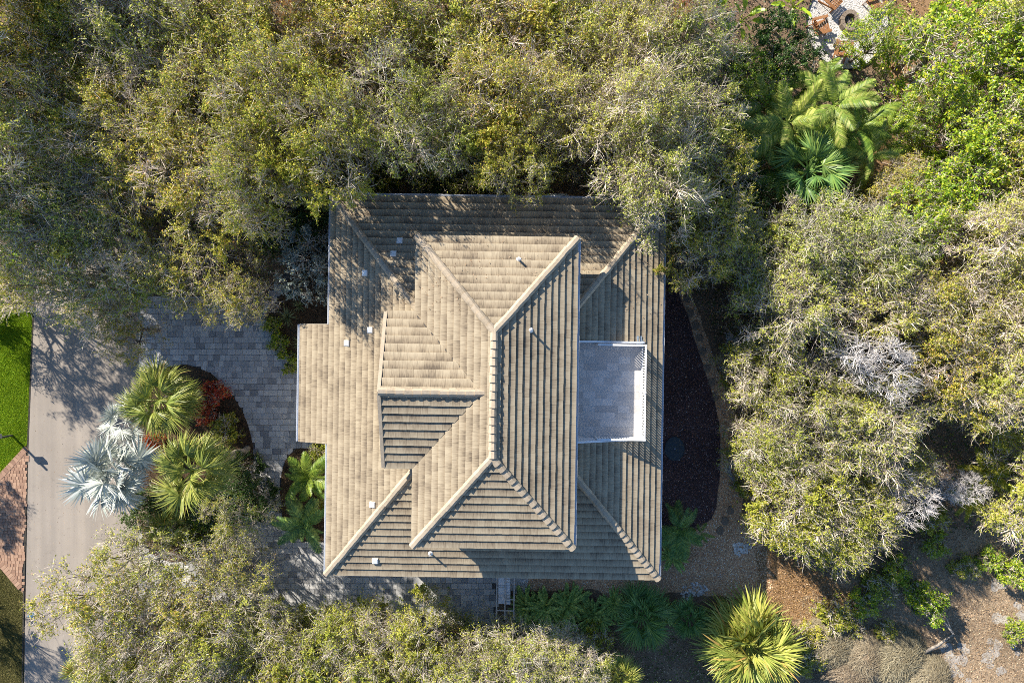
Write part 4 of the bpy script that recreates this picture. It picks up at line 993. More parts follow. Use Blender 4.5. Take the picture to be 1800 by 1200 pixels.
# ------------------------------------------------------------------ trees
WOODS = "trees of the surrounding wood"
TL = [
 # upper left wood
 ("olive1", 30, 40, 115, 9.5, "olive-green tree in the photo's top left corner"),
 ("olive0", 150, 30, 95, 9.0, "olive tree at the top edge, second from the left corner"),
 ("pale0", 255, 60, 105, 9.5, "grey-twigged tree at the top edge above the shaded road"),
 ("olive2", 395, 40, 115, 9.5, "wide olive tree at the top edge with orange leaves beside it"),
 ("pale1", 35, 190, 100, 9.0, "grey-twigged tree at the left edge below the corner tree"),
 ("olive0", 130, 130, 70, 8.0, "olive tree over the road between the two grey-twigged ones"),
 ("pale1", 135, 275, 85, 7.5, "sparse olive tree straight above the road"),
 ("olive0", 235, 225, 95, 9.0, "olive tree right of the shaded gap over the road"),
 ("olive1", 365, 190, 105, 9.5, "dense olive tree inside the wood left of the house roof"),
 ("pale0", 40, 350, 115, 8.0, "pale bare-twigged tree at the left edge over the road"),
 ("pale1", 150, 395, 75, 7.0, "grey-green tree above the road short of the paver drive"),
 ("thin1", 235, 350, 100, 7.0, "olive tree whose branches reach over the road's east side"),
 ("olive0", 370, 330, 100, 9.5, "olive tree west of the roof's north-west corner, second row back"),
 ("pale1", 80, 470, 95, 7.2, "pale twiggy tree overhanging the lawn's upper end and the road"),
 ("thin0", 200, 500, 90, 7.0, "twiggy tree shading the road just above the paver drive entrance"),
 ("thin1", 215, 580, 58, 5.5, "low olive tree reaching down to the corner of the paver drive"),
 ("thin1", 330, 470, 92, 6.2, "olive tree hanging over the upper edge of the paver drive"),
 ("thin1", 430, 520, 62, 6.0, "sparse olive tree with branches drooping over the paver drive"),
 ("olive1", 462, 330, 85, 12.0, "tall olive tree beside the roof's north-west corner"),
 # upper middle wood
 ("olive2", 520, 60, 105, 9.5, "olive tree at the top edge with russet leaves in its crown"),
 ("olive0", 510, 200, 105, 12.0, "olive tree in the wood up and left of the house"),
 ("olive1", 640, 60, 105, 9.5, "leafy olive tree at the top edge above the house's west end"),
 ("thin0", 690, 215, 95, 12.5, "pale-twigged tree directly north of the roof's west half"),
 ("olive0", 600, 265, 95, 12.8, "tall olive tree north of the roof's north-west corner"),
 ("olive2", 770, 70, 110, 9.5, "broad olive tree at the top edge above the roof's middle"),
 ("pale1", 790, 230, 85, 10.5, "olive tree just north of the roof beside the dark gap"),
 ("olive0", 905, 50, 105, 9.5, "olive tree at the top edge right of the broad one"),
 ("olive1", 890, 185, 100, 11.0, "dense olive tree north of the upper roof's ridge"),
 ("olive2", 910, 305, 62, 11.0, "drooping olive tree hanging over the north eave's middle"),
 ("olive1", 1010, 75, 95, 9.5, "bright olive tree at the top edge left of the reddish one"),
 ("pale1", 1000, 210, 85, 10.5, "thin grey tree in the wood north of the roof's east half"),
 ("pale0", 1100, 110, 90, 9.5, "reddish-tinged twiggy tree at the top edge"),
 ("pale0", 1200, 95, 85, 9.0, "grey twiggy tree left of the paddle-leaved plants"),
 ("pale0", 1110, 220, 85, 12.0, "bleached twiggy tree north of the roof's north-east corner"),
 ("pale1", 1195, 225, 85, 9.5, "bleached twiggy tree left of the feather palms"),
 ("pale0", 1140, 335, 92, 11.5, "pale twiggy tree overhanging the roof's north-east corner"),
 ("olive2", 1245, 340, 85, 9.0, "dull grey-green tree east of the tree over the roof corner"),
 ("olive0", 1230, 440, 70, 8.0, "olive tree beside the top of the gravel path"),
 # right hand wood
 ("olive1", 1310, 440, 80, 7.5, "olive tree below the dark fan palm, east of the path"),
 ("pale0", 1405, 440, 85, 8.0, "grey tree with curved bare limbs below the feather palms"),
 ("pale1", 1510, 430, 90, 8.0, "pale green twiggy tree in the middle of the east wood"),
 ("green1", 1590, 395, 70, 7.0, "leafy bright tree above the patch of bare ground"),
 ("pale0", 1745, 430, 95, 8.0, "white-twigged tree at the right edge beside the bare ground"),
 ("pale0", 1385, 540, 85, 8.0, "pale-topped tree just below the curved bare limbs"),
 ("pale1", 1540, 520, 85, 7.5, "twiggy tree above the leafless grey tree"),
 ("olive0", 1640, 550, 85, 7.5, "olive tree right of the leafless grey tree"),
 ("pale1", 1760, 560, 85, 7.5, "grey-green tree at the right edge, middle of the photo"),
 ("yell1", 1345, 650, 70, 6.5, "yellow-green tree leaning over the gravel path's middle"),
 ("yell1", 1430, 690, 85, 7.0, "yellow-green twiggy tree east of the balcony"),
 ("pale0", 1520, 740, 95, 7.0, "broad pale twiggy tree below the leafless grey tree"),
 ("olive0", 1660, 655, 80, 7.0, "olive tree above the strip of brown ground at right"),
 ("pale1", 1765, 690, 75, 7.0, "twiggy tree at the right edge above the yellow cycads"),
 ("yell1", 1385, 790, 85, 6.5, "yellow-green tree over the little stone ring"),
 ("yell0", 1410, 890, 90, 6.5, "bright yellow-green tree at the gravel path's lower end"),
 ("yell0", 1490, 930, 80, 6.0, "leafy yellow-green tree above the dry grass mounds"),
 ("yell1", 1570, 830, 60, 5.5, "thin yellow-green tree beside the bleached bare bush"),
 # bright broadleaf trees, top right
 ("green0", 1690, 70, 100, 7.0, "glossy bright green tree at the top right, beside the patio"),
 ("green1", 1785, 110, 100, 7.5, "glossy bright green tree in the photo's top right corner"),
 ("green1", 1760, 250, 90, 7.0, "glossy green tree at the right edge with a bare limb"),
 ("green0", 1690, 220, 70, 6.0, "glossy green tree over the ochre ground, below the patio"),
 ("green1", 1605, 205, 48, 5.0, "round glossy green tree right of the feather palms"),
 ("green1", 1550, 62, 52, 5.0, "small glossy green tree standing over the fire pit patio"),
 ("green0", 1690, 320, 75, 6.0, "glossy green tree above the bare ground at right"),
 ("olive1", 1570, 330, 50, 5.5, "small yellow-green tree below the feather palms"),
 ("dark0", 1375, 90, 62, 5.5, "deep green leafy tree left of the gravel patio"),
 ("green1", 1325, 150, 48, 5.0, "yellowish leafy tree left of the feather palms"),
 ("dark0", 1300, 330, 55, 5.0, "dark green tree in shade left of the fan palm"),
 # bottom left and bottom
 ("thin1", 185, 1035, 98, 6.5, "olive tree hanging over the road, lower left"),
 ("thin0", 255, 985, 75, 6.0, "sparse twiggy tree below the silver palm"),
 ("thin1", 330, 1050, 80, 5.5, "sparse olive tree over the pale paving, lower left"),
 ("yell1", 215, 1130, 85, 6.0, "yellow-green tree at the bottom edge beside the road"),
 ("yell1", 345, 1150, 90, 6.0, "twiggy tree at the bottom edge below the paver drive"),
 ("thin1", 425, 915, 55, 4.5, "grey-green tree beside the cabbage palms' lower edge"),
 ("thin1", 405, 1000, 60, 4.5, "olive tree left of the paver drive's lower bend"),
 ("thin0", 455, 1090, 62, 5.0, "pale-twigged tree at the lower left corner of the paver drive"),
 ("yell0", 480, 1165, 75, 5.0, "leafy yellow-green tree at the bottom edge left of centre"),
 ("yell0", 565, 1150, 75, 5.0, "dense yellow-green tree below the drive's west part"),
 ("yell1", 655, 1145, 75, 5.0, "yellow-green twiggy tree below the middle of the drive"),
 ("yell0", 750, 1135, 72, 5.0, "bright yellow-green tree below the lit strip of drive"),
 ("yell1", 838, 1168, 62, 5.0, "yellow-green tree below the white storage boxes"),
 ("pale0", 915, 1155, 68, 4.5, "pale twiggy tree with reddish leaves at the bottom edge"),
 ("pale1", 995, 1160, 62, 4.2, "pale dry-twigged tree at the bottom edge below the ferns"),
]
for k in TL: tree(*k, "tree", WOODS)
for u, v, r_, lab in ((228, 22, 20, "small russet-leaved tree at the top edge near the shaded road"), (525, 42, 24, "orange-leaved tree at the top edge up and left of the house"), (1185, 48, 16, "small reddish tree at the top edge left of the paddle plants"), (690, 15, 14, "small rusty-leaved tree at the very top above the roof")): tree("russet0", u, v, r_, 10.3, lab, "tree", WOODS)
tree("bare0", 1525, 640, 58, 8.2, "leafless grey tree with a web of twigs in the east wood", "tree")
tree("bare0", 1590, 870, 45, 5.6, "bleached leafless bush above the sandy ground", "tree")
tree("bare0", 1690, 855, 34, 3.5, "thin bare-branched bush beside the yellow cycads", "tree")
# just outside the frame, where their shadows come from
tree("olive1", -262, 775, 58, 5.0, "olive tree beyond the left edge shading the brick drive", "tree", WOODS)
tree("olive2", -150, 1085, 48, 5.0, "olive tree beyond the left edge shading the dry lawn", "tree", WOODS)
tree("olive2", -130, 470, 100, 6.5, "olive tree beyond the left edge above the lawn", "tree", WOODS)
for i, (u, v) in enumerate(((-80, 100), (-80, 300), (80, -90), (260, -90), (440, -90), (620, -90), (800, -90), (980, -90), (1160, -90), (1880, 60), (1880, 260), (1880, 470), (1880, 680), (1870, 860), (300, 1270), (480, 1270), (660, 1270), (840, 1260))):
    tree(("olive0", "pale1", "olive1", "olive2")[i % 4], u, v, 130 if u < 0 else 115, 12.0 if u < 100 else (9.0 if v < 800 else 5.5), "tree of the wood standing just outside the picture's edge", "tree", "trees beyond the picture's edge")
# shrubs
SL = [
 ("dark0", 385, 890, 45, 2.6, "dark bush right of the low palmetto on the island", "shrub"),
 ("bush0", 350, 945, 40, 2.0, "green bush at the island's lower end", "shrub"),
 ("dark0", 440, 880, 38, 2.4, "dark bush at the drive's inner bend", "shrub"),
 ("dark0", 250, 900, 40, 2.4, "dark bush under the silver palm's lower fronds", "shrub"),
 ("silver0", 540, 468, 66, 5.0, "silver-leaved bush against the house's west wall", "silver_shrub"),
 ("red0", 372, 690, 32, 1.6, "red-leaved croton bush under the upper cabbage palm", "red_shrub"),
 ("red0", 358, 728, 26, 1.4, "dark red croton bush in the island's middle", "red_shrub"),
 ("red0", 268, 775, 16, 1.6, "orange-leaved croton bush behind the silver palm", "red_shrub"),
 ("ybush0", 388, 760, 34, 1.5, "yellow-green bush on the island right of the lower cabbage palm", "shrub"),
 ("dark0", 410, 830, 42, 2.5, "dark leafy bush on the island's lower right", "shrub"),
 ("dark0", 300, 905, 45, 2.2, "dark bush below the lower cabbage palm", "shrub"),
 ("bush0", 489, 608, 22, 1.0, "low green bush at the edge of the drive by the west bed", "shrub"),
 ("bush0", 513, 640, 22, 1.0, "bright green bush at the porch roof's corner", "shrub"),
 ("bush0", 478, 575, 20, 1.0, "low green bush at the upper bend of the west bed", "shrub"),
 ("ybush0", 563, 800, 26, 1.6, "yellow-green bush between the feather palm and the wall", "shrub"),
 ("ybush0", 566, 890, 20, 1.4, "yellow-green bush beside the wall below the feather palm", "shrub"),
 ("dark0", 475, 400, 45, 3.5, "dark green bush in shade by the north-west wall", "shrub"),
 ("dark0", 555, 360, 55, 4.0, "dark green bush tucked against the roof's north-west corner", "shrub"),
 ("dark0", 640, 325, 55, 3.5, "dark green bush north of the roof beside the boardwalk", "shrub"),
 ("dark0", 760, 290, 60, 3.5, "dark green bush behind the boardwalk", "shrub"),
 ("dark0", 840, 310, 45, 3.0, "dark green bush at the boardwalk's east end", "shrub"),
 ("ybush0", 1050, 1125, 30, 2.2, "bright yellow-green bush below the ferns", "shrub"),
 ("ybush0", 1315, 855, 26, 1.4, "yellow-green bush growing by the stone ring", "shrub"),
 ("bush0", 1640, 1065, 32, 2.2, "small green tree with a bent pale trunk on the sandy ground", "shrub"),
 ("ybush0", 1470, 1085, 36, 1.2, "low green bush above the dry grass mounds", "shrub"),
 ("bush0", 1525, 1062, 30, 1.2, "low green bush right of the mounds' top", "shrub"),
 ("ybush0", 1425, 1120, 30, 1.0, "low yellowish bush right of the big palmetto", "shrub"),
 ("bush0", 1580, 1000, 26, 1.2, "dark low bush in shade above the sandy ground", "shrub"),
 ("ybush0", 1640, 910, 34, 1.6, "yellow-green bush below the bleached bare bush", "shrub"),
 ("bush0", 1790, 1010, 30, 1.5, "green bush at the right edge above the sand", "shrub"),
 ("ybush0", 1555, 1035, 34, 1.0, "low yellow-green scrub right of the leafy ground", "shrub"),
 ("bush0", 1610, 1040, 28, 0.9, "low green scrub left of the small bent tree", "shrub"),
 ("ybush0", 1500, 1095, 30, 0.8, "low scrub between the dry mounds and the leafy ground", "shrub"),
 ("ybush0", 1700, 1000, 26, 0.8, "low yellowish scrub at the top of the sand", "shrub"),
 ("bush0", 1745, 985, 26, 0.9, "low green scrub below the lower cycad", "shrub"),
 ("ybush0", 1420, 1165, 34, 0.9, "low scrub between the big palmetto and the mounds", "shrub"),
 ("bush0", 1790, 1110, 24, 0.8, "small green scrub at the right edge of the sand", "shrub"),
 ("ybush0", 1560, 1110, 24, 0.8, "small scrub on top of the middle mound's edge", "shrub"),
 ("bush0", 1650, 960, 26, 1.0, "small green bush at the top of the sandy ground", "shrub"),
]
for kd, u, v, r_, zt, lab, nm in SL: tree(kd, u, v, r_, zt, lab, "shrub", "garden shrubs", nm)

# ------------------------------------------------------------------ palms
palm("sabal", 282, 703, 6.0, 34, "cabbage palm at the top of the planting island", "fan_palm", 1.05, 0.17)
palm("sabal", 339, 828, 7.2, 38, "taller cabbage palm in the middle of the planting island", "fan_palm", 1.02, 0.17)
palm("bism", 202, 832, 4.8, 34, "silver-blue fan palm spreading over the road", "silver_palm", 1.05, 0.2, -35, 88)
palm("bism", 222, 740, 3.6, 10, "young silver-blue fan palm half under the upper cabbage palm", "silver_palm", 0.75, 0.15, -10, 70)
palm("palmetto", 300, 925, 2.6, 16, "low palmetto below the lower cabbage palm", "palmetto", 0.95, 0.1, 0, 75)
palm("feather", 543, 840, 2.6, 22, "bright feather palm at the house's west wall", "feather_palm", 0.92, 0.09, -20, 70)
palm("featherd", 534, 922, 2.2, 22, "shaded feather palm below the bright one by the west wall", "feather_palm", 0.95, 0.09, -20, 70)
palm("palmetto", 1314, 1130, 1.9, 62, "big yellow-green palmetto clump at the bottom of the photo", "palmetto", 1.95, 0.22, -15, 78)
palm("palmetto", 1085, 1192, 1.8, 26, "yellow palmetto cut by the bottom edge", "palmetto", 1.0, 0.12, -10, 78)
palm("shadep", 1128, 1080, 1.2, 34, "shaded green palmetto below the house's south-east corner", "palmetto", 1.4, 0.12, 0, 75)
palm("shadep", 1212, 1085, 1.0, 24, "smaller shaded palmetto right of its larger neighbour", "palmetto", 1.05, 0.1, 0, 75)
palm("featherd", 1195, 930, 1.4, 22, "shaded feather palm at the end of the dark mulch bed", "feather_palm", 1.0, 0.1, -15, 65)
palm("feather", 1232, 935, 1.2, 4, "young yellow palm fronds beside the gravel path", "feather_palm", 0.45, 0.05, 10, 40)
palm("shadep", 1420, 300, 4.2, 30, "dark fan palm below the feather palms", "fan_palm", 1.6, 0.15, -35, 75)
palm("coco", 1466, 185, 5.0, 20, "tall feather palm below the gravel patio", "feather_palm", 0.98, 0.14, -35, 75, dead=7)
palm("coco", 1385, 215, 4.5, 14, "feather palm left of the tall one", "feather_palm", 1.05, 0.13, -30, 75, dead=4)
palm("coco", 1530, 275, 4.0, 12, "feather palm with a few bright fronds beside the ochre ground", "feather_palm", 0.9, 0.12, -25, 70, dead=4)
palm("coco", 1345, 185, 4.0, 9, "small feather palm under the leafy tree", "feather_palm", 0.8, 0.1, -20, 75)
for u, v, z, n_, sc_, lab in ((1425, 150, 4.2, 13, 0.8, "feather palm just below the patio's left edge"), (1505, 225, 4.4, 13, 0.82, "feather palm right of the tall one"), (1340, 250, 3.8, 12, 0.75, "feather palm at the left end of the palm group"), (1445, 245, 4.0, 13, 0.8, "feather palm above the dark fan palm"), (1555, 235, 3.4, 10, 0.65, "short feather palm touching the round glossy tree"), (1375, 305, 3.6, 11, 0.72, "feather palm left of the dark fan palm")):
    palm("cocog" if int(u) % 2 else "coco", u, v, z, n_, lab, "feather_palm", sc_, 0.12, -30, 75, dead=3)
palm("palmetto", 150, 1172, 2.2, 20, "small palm at the road's edge, bottom left", "palmetto", 0.85, 0.1, -10, 75)
palm("coontie", 1735, 830, 1.6, 22, "bright yellow cycad at right, upper of three", "cycad", 1.25, 0.12, -10, 75, "cycad")
palm("coontie", 1700, 880, 1.4, 20, "bright yellow-green cycad below the thin bare bush", "cycad", 1.0, 0.12, -10, 75, "cycad")
palm("coontie", 1760, 905, 1.4, 20, "bright yellow cycad at right, lower of three", "cycad", 1.1, 0.12, -10, 75, "cycad")
palm("yucca", 506, 557, 0.5, 46, "spiky rosette with striped leaves in the west bed", "yucca", 0.95, 0.08, -5, 80, "yucca", "leaf")
palm("yucca", 527, 538, 0.5, 34, "smaller spiky rosette below the silver bush", "yucca", 0.75, 0.08, -5, 80, "yucca", "leaf")
palm("yucca", 530, 602, 0.5, 40, "grey-green spiky rosette half under the porch eave", "yucca", 0.85, 0.08, -5, 80, "yucca", "leaf")
palm("banana", 1248, 18, 3.0, 10, "paddle-leaved plant at the top edge", "paddle_leaf_plant", 1.0, 0.1, 5, 60, "plant", "leaf")
palm("banana", 1395, 15, 3.0, 11, "paddle-leaved plant beside the gravel patio's upper left", "paddle_leaf_plant", 0.9, 0.1, 5, 60, "plant", "leaf")
palm("banana", 1300, 40, 3.2, 8, "paddle-leaved plant between its two neighbours at the top", "paddle_leaf_plant", 0.8, 0.1, 5, 60, "plant", "leaf")
for u, v, s_, lab in ((925, 1066, 1.45, "fern clump next to the storage boxes"), (960, 1064, 1.6, "fern clump second from the storage boxes"), (1000, 1062, 1.6, "fern clump nearest the gravel below the south eave"),
                      (1042, 1080, 1.5, "fern clump beside the shaded palmetto"), (985, 1098, 1.4, "fern clump at the lower edge of the fern bed"), (940, 1095, 1.3, "fern clump just above the pale dry-twigged trees"), (1078, 1062, 1.2, "small fern clump right of the fern bed"), (1172, 1078, 1.2, "fern clump between the two shaded palmettos"), (1180, 975, 1.2, "fern clump by the house's south-east corner")):
    palm("fern", u, v, 0.25, 40, lab, "fern", s_, 0.05, 5, 78, "fern", group="ferns south of the house")

# ------------------------------------------------------------------ dry grass mounds
def mound(seed, r, h, n, mat):
    rg = np.random.default_rng(seed); a = rg.uniform(0, 6.28, n); rho = np.sqrt(rg.uniform(0, 1, n)) * r
    p0 = np.stack([rho * np.cos(a), rho * np.sin(a), h * (1 - (rho / r) ** 2) ** 0.5 * rg.uniform(0.5, 1.0, n)], 1)
    sw = a + 0.9 + rg.normal(0, 0.75, n); d = np.stack([np.cos(sw), np.sin(sw), -0.25 + rg.normal(0, 0.2, n)], 1); l = rg.uniform(0.25, 0.6, n)[:, None]
    p1 = p0 + d * l * 0.5 + np.array([0, 0, 0.05]); p2 = p0 + d * l - np.array([0, 0, 0.06])
    V, fq, ft = spikes(p0, p1, p2, np.full(n, 0.009)); return mesh_np("blades", V, [fq, ft], [mat])
MD = [mound(1, 1.6, 0.8, 12000, M_HAY), mound(2, 1.6, 0.7, 12000, M_HAY)]
for i, (u, v, s_, lab) in enumerate(((1455, 1130, 1.0, "dry grass mound right of the big palmetto"), (1515, 1150, 1.0, "dry grass mound in the middle of the three"), (1575, 1150, 1.05, "dry grass mound beside the bent little tree"), (1480, 1195, 1.0, "dry grass mound cut by the bottom edge"), (1625, 1190, 0.9, "dry grass mound at the edge of the sand"))):
    p = P(u, v); e = empty("grass_mound", (p[0], p[1], -0.05), i * 1.3); e.scale = (s_, s_, s_)
    core = MB(); k = 14; ring = [[(1.4 * q_ * math.cos(2 * math.pi * j / k), 1.4 * q_ * math.sin(2 * math.pi * j / k), 0.6 * math.sqrt(max(0, 1 - q_ * q_))) for j in range(k)] for q_ in (1, 0.75, 0.4)]
    core.add(ring[0] + ring[1] + ring[2] + [(0, 0, 0.62)], [(r_ * k + j, r_ * k + (j + 1) % k, (r_ + 1) * k + (j + 1) % k, (r_ + 1) * k + j) for r_ in range(2) for j in range(k)] + [(2 * k + j, 2 * k + (j + 1) % k, 3 * k) for j in range(k)])
    core.build("tuft", M_SAND, e); obj("blades", MD[i % 2], e); tag(e, lab, "grass mound", "dry grass mounds")
# bent pale trunk on the sand
mb = MB(); pts = [P(1612, 1152, 0.1), P(1650, 1133, 0.4), P(1675, 1113, 0.8), P(1660, 1092, 1.2), P(1648, 1075, 1.6)]
mb.tube([tuple(p) for p in pts], [0.11, 0.10, 0.08, 0.05, 0.03], 8); mb.tube([tuple(P(1675, 1113, 0.8)), tuple(P(1662, 1082, 1.3))], [0.05, 0.02], 6)
tag(mb.build("bent_trunk", plain("pale bark", (0.36, 0.31, 0.25), 0.9), None, True), "pale bent trunk lying across the sandy ground", "fallen trunk")

# ------------------------------------------------------------------ scattered ground stuff
def scatter(poly, n, seed, holes=()):
    rg = np.random.default_rng(seed); p = np.asarray(poly); lo, hi = p.min(0), p.max(0); out = np.zeros((0, 2))
    while len(out) < n:
        q_ = rg.uniform(lo, hi, (n, 2)); ok = inside(q_, poly)
        for h_ in holes: ok &= ~inside(q_, h_)
        if not ok.any(): break
        out = np.concatenate([out, q_[ok]])
    return out[:n], rg

def chips(name, poly, n, seed, ln, wd, mat, z=0.0, holes=(), tilt=0.9, zr=0.02):
    q_, rg = scatter(poly, n, seed, holes); c = np.column_stack([q_, z + rg.uniform(0, zr, len(q_))])
    V, f = leaves(c, rg, ln, wd, tilt); return tag(obj(name, mesh_np(name, V, f, [mat])), kind="stuff")

def stones(name, poly, n, seed, size, mat, z, holes=()):
    q_, rg = scatter(poly, n, seed, holes); n = len(q_)
    base = np.array([(1, 0, 0), (-0.5, 0.87, 0), (-0.5, -0.87, 0), (0.4, 0.5, 0.6), (-0.6, 0.1, 0.6), (0.3, -0.6, 0.6)])
    fc = np.array([(3, 4, 5), (0, 1, 3), (1, 4, 3), (1, 2, 4), (2, 5, 4), (2, 0, 5), (0, 3, 5)])
    a = rg.uniform(0, 6.28, n); s = size * rg.uniform(0.5, 1.4, n); c, sn = np.cos(a), np.sin(a)
    V = np.empty((n, 6, 3)); jit = base[None] * rg.uniform(0.7, 1.3, (n, 6, 3))
    V[:, :, 0] = (jit[:, :, 0] * c[:, None] - jit[:, :, 1] * sn[:, None]) * s[:, None] + q_[:, 0:1]
    V[:, :, 1] = (jit[:, :, 0] * sn[:, None] + jit[:, :, 1] * c[:, None]) * s[:, None] + q_[:, 1:2]; V[:, :, 2] = jit[:, :, 2] * s[:, None] + z
    return tag(obj(name, mesh_np(name, V.reshape(-1, 3), ((np.arange(n) * 6)[:, None, None] + fc[None]).reshape(-1, 3), [mat])), kind="stuff")

stones("path_gravel", gravel_poly, 26000, 51, 0.035, M_STONE, -0.045, [mulch_poly])
stones("patio_gravel", patio_poly, 6000, 52, 0.03, M_WSTONE, -0.022)
for k, pl in enumerate(([(1195, 1040), (1212, 1026), (1240, 1030), (1236, 1046), (1205, 1052)], [(1288, 960), (1305, 952), (1318, 966), (1300, 978)])): stones("pale_rubble", curvy(pxpoly(pl), 4, 0.1, 90 + k), 70, 92 + k, 0.10, M_WSTONE, -0.05)
stones("white_gravel_stones", wg_poly, 900, 53, 0.045, M_WSTONE, -0.04)
chips("mulch_chips", mulch_poly, 26000, 54, 0.09, 0.035, M_CHIP, 0.012, (), 0.8, 0.03)
for k, (pl, n_) in enumerate(((island_poly, 16000), (wbed_poly, 8000), (sbed_poly, 6000))): chips("bark_mulch", pl, n_, 55 + k, 0.09, 0.035, M_CHIPB, 0.042, (), 0.8, 0.03)
woods_poly = pxpoly([(-60, -60), (1860, -60), (1860, 1260), (250, 1260), (250, 1110), (870, 1110), (900, 1050), (1060, 1060), (1350, 1070), (1355, 960), (1320, 880), (1320, 750), (1190, 440), (1100, 330), (600, 330), (540, 430), (470, 515), (250, 515), (250, -40), (66, -40), (60, 520), (-60, 520)])
chips("leaf_litter", woods_poly, 60000, 60, 0.13, 0.07, M_LITTER, -0.05, [patio_poly, drive_poly], 1.2, 0.03)
for k, pl in enumerate((ochre_poly, ochre2_poly, ochre3_poly)): chips("fallen_leaves", pl, 5000, 61 + k, 0.10, 0.05, M_ORANGE, -0.04, [patio_poly], 1.2, 0.03)
chips("dry_debris", sand_poly, 26000, 65, 0.20, 0.018, M_HAY, -0.035, (), 1.5, 0.03)
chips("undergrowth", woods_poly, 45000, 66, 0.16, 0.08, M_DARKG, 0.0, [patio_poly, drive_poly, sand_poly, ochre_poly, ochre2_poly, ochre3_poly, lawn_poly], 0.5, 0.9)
chips("sand_litter", sand_poly, 12000, 67, 0.12, 0.05, M_LITTER, -0.03, (), 1.2, 0.03)
def grass(name, poly, n, seed, mat, h=0.07):
    q_, rg = scatter(poly, n, seed); n = len(q_); b = np.column_stack([q_, np.full(n, -0.046)]); a = rg.uniform(0, 6.28, n); d = np.stack([np.cos(a), np.sin(a), np.zeros(n)], 1) * 0.012
    t = b + np.column_stack([rg.normal(0, 0.035, (n, 2)), h * rg.uniform(0.5, 1.3, n)])
    V = np.stack([b - d, b + d, t], 1).reshape(-1, 3); return tag(obj(name, mesh_np(name, V, np.arange(3 * n).reshape(-1, 3), [mat])), kind="stuff")
grass("grass", pxpoly([(-30, 500), (58, 500), (57, 560), (51, 700), (47, 782), (-6, 840), (-30, 842)]), 60000, 71, M_GRASS)
grass("dry_grass", pxpoly([(-30, 1000), (0, 1000), (40, 1046), (38, 1230), (-30, 1230)]), 26000, 72, M_GRASSD)
# a few leaves blown onto the road and drive
chips("blown_leaves", road_poly[1:5] + road_poly[7:11], 900, 73, 0.08, 0.04, M_LITTER, -0.026, (), 2.0, 0.004)
chips("drive_leaves", drive_poly, 260, 74, 0.08, 0.04, M_LITTER, 0.012, beds, 2.0, 0.004)

# ------------------------------------------------------------------ small things in the garden
# stepping stones
SG = "stepping stones of the gravel path"
for i, (u, v) in enumerate(((1199, 502), (1208, 526), (1214, 551), (1223, 572), (1230, 594), (1234, 617), (1242, 647), (1251, 672), (1257, 697), (1286, 754), (1289, 771), (1284, 897), (1275, 915), (1266, 932))):
    rg = np.random.default_rng(200 + i); p = P(u, v); k = 9; r0 = 0.24
    ring = [(r0 * rg.uniform(0.8, 1.15) * math.cos(2 * math.pi * j / k), r0 * rg.uniform(0.8, 1.15) * 1.15 * math.sin(2 * math.pi * j / k)) for j in range(k)]
    mb = MB(); mb.add([(x, y, -0.05) for x, y in ring] + [(x, y, 0.0) for x, y in ring] + [(x * 0.9, y * 0.9, 0.012) for x, y in ring],
                      [(j, (j + 1) % k, k + (j + 1) % k, k + j) for j in range(k)] + [(k + j, k + (j + 1) % k, 2 * k + (j + 1) % k, 2 * k + j) for j in range(k)] + [tuple(range(2 * k, 3 * k))])
    o = mb.build("stepping_stone", M_FLAG); o.location = (p[0], p[1], 0); tag(o, "brown flat stepping stone set in the gravel path east of the house", "stepping stone", SG)
# ring of pale stones
e = empty("stone_ring", P(1310, 826)); tag(e, "curved edge of pale stones round a small bed by the path", "stone edging")
def rock(rg, r0, hz):
    mb = MB(); k = 7; rings = []
    for q_, z in ((1.0, -0.05), (1.0, hz * 0.45), (0.6, hz)):
        rings += [(r0 * q_ * rg.uniform(0.75, 1.2) * math.cos(2 * math.pi * j / k), r0 * q_ * rg.uniform(0.75, 1.2) * math.sin(2 * math.pi * j / k), z * rg.uniform(0.85, 1.1)) for j in range(k)]
    mb.add(rings, [(r_ * k + j, r_ * k + (j + 1) % k, (r_ + 1) * k + (j + 1) % k, (r_ + 1) * k + j) for r_ in range(2) for j in range(k)] + [tuple(range(2 * k, 3 * k))]); return mb
for i, (u, v) in enumerate(((1304, 800), (1291, 806), (1287, 813), (1284, 820), (1282, 827), (1284, 834), (1288, 840), (1292, 846), (1299, 850), (1307, 853), (1315, 852))):
    rg = np.random.default_rng(300 + i); o = rock(rg, 0.16, 0.14).build("stone", M_ROCK, e); p = P(u, v) - P(1310, 826); o.location = (p[0], p[1], 0)
for i, (u, v, r0, lab) in enumerate(((1283, 592, 0.28, "pale rock half under the trees by the path"),)):
    rg = np.random.default_rng(330 + i); o = rock(rg, r0, 0.12).build("rock", M_ROCK); p = P(u, v); o.location = (p[0], p[1], -0.04); tag(o, lab, "rock", "garden rocks")
# round lid on the mulch
c = P(1185.5, 788); e = empty("round_lid", (c[0], c[1], 0.0)); tag(e, "dark blue-grey round lid lying on the dark mulch", "lid")
mb = MB(); k = 40; A = [(0.62 * math.cos(2 * math.pi * j / k), 0.74 * math.sin(2 * math.pi * j / k)) for j in range(k)]
rings = [(1.0, 0.0), (1.0, 0.07), (0.95, 0.085), (0.93, 0.07), (0.5, 0.08), (0.48, 0.086), (0.1, 0.09)]
mb.add([(x * q_, y * q_, z) for q_, z in rings for x, y in A], [(r_ * k + j, r_ * k + (j + 1) % k, (r_ + 1) * k + (j + 1) % k, (r_ + 1) * k + j) for r_ in range(6) for j in range(k)] + [tuple(range(6 * k, 7 * k))])
mb.build("disc", plain("dark blue plastic", (0.025, 0.045, 0.06), 0.5, var=0.3), e); MB().tube([(0, 0, 0.08), (0, 0, 0.11)], 0.05, 10).build("knob", plain("grey knob", (0.25, 0.25, 0.3), 0.5), e)
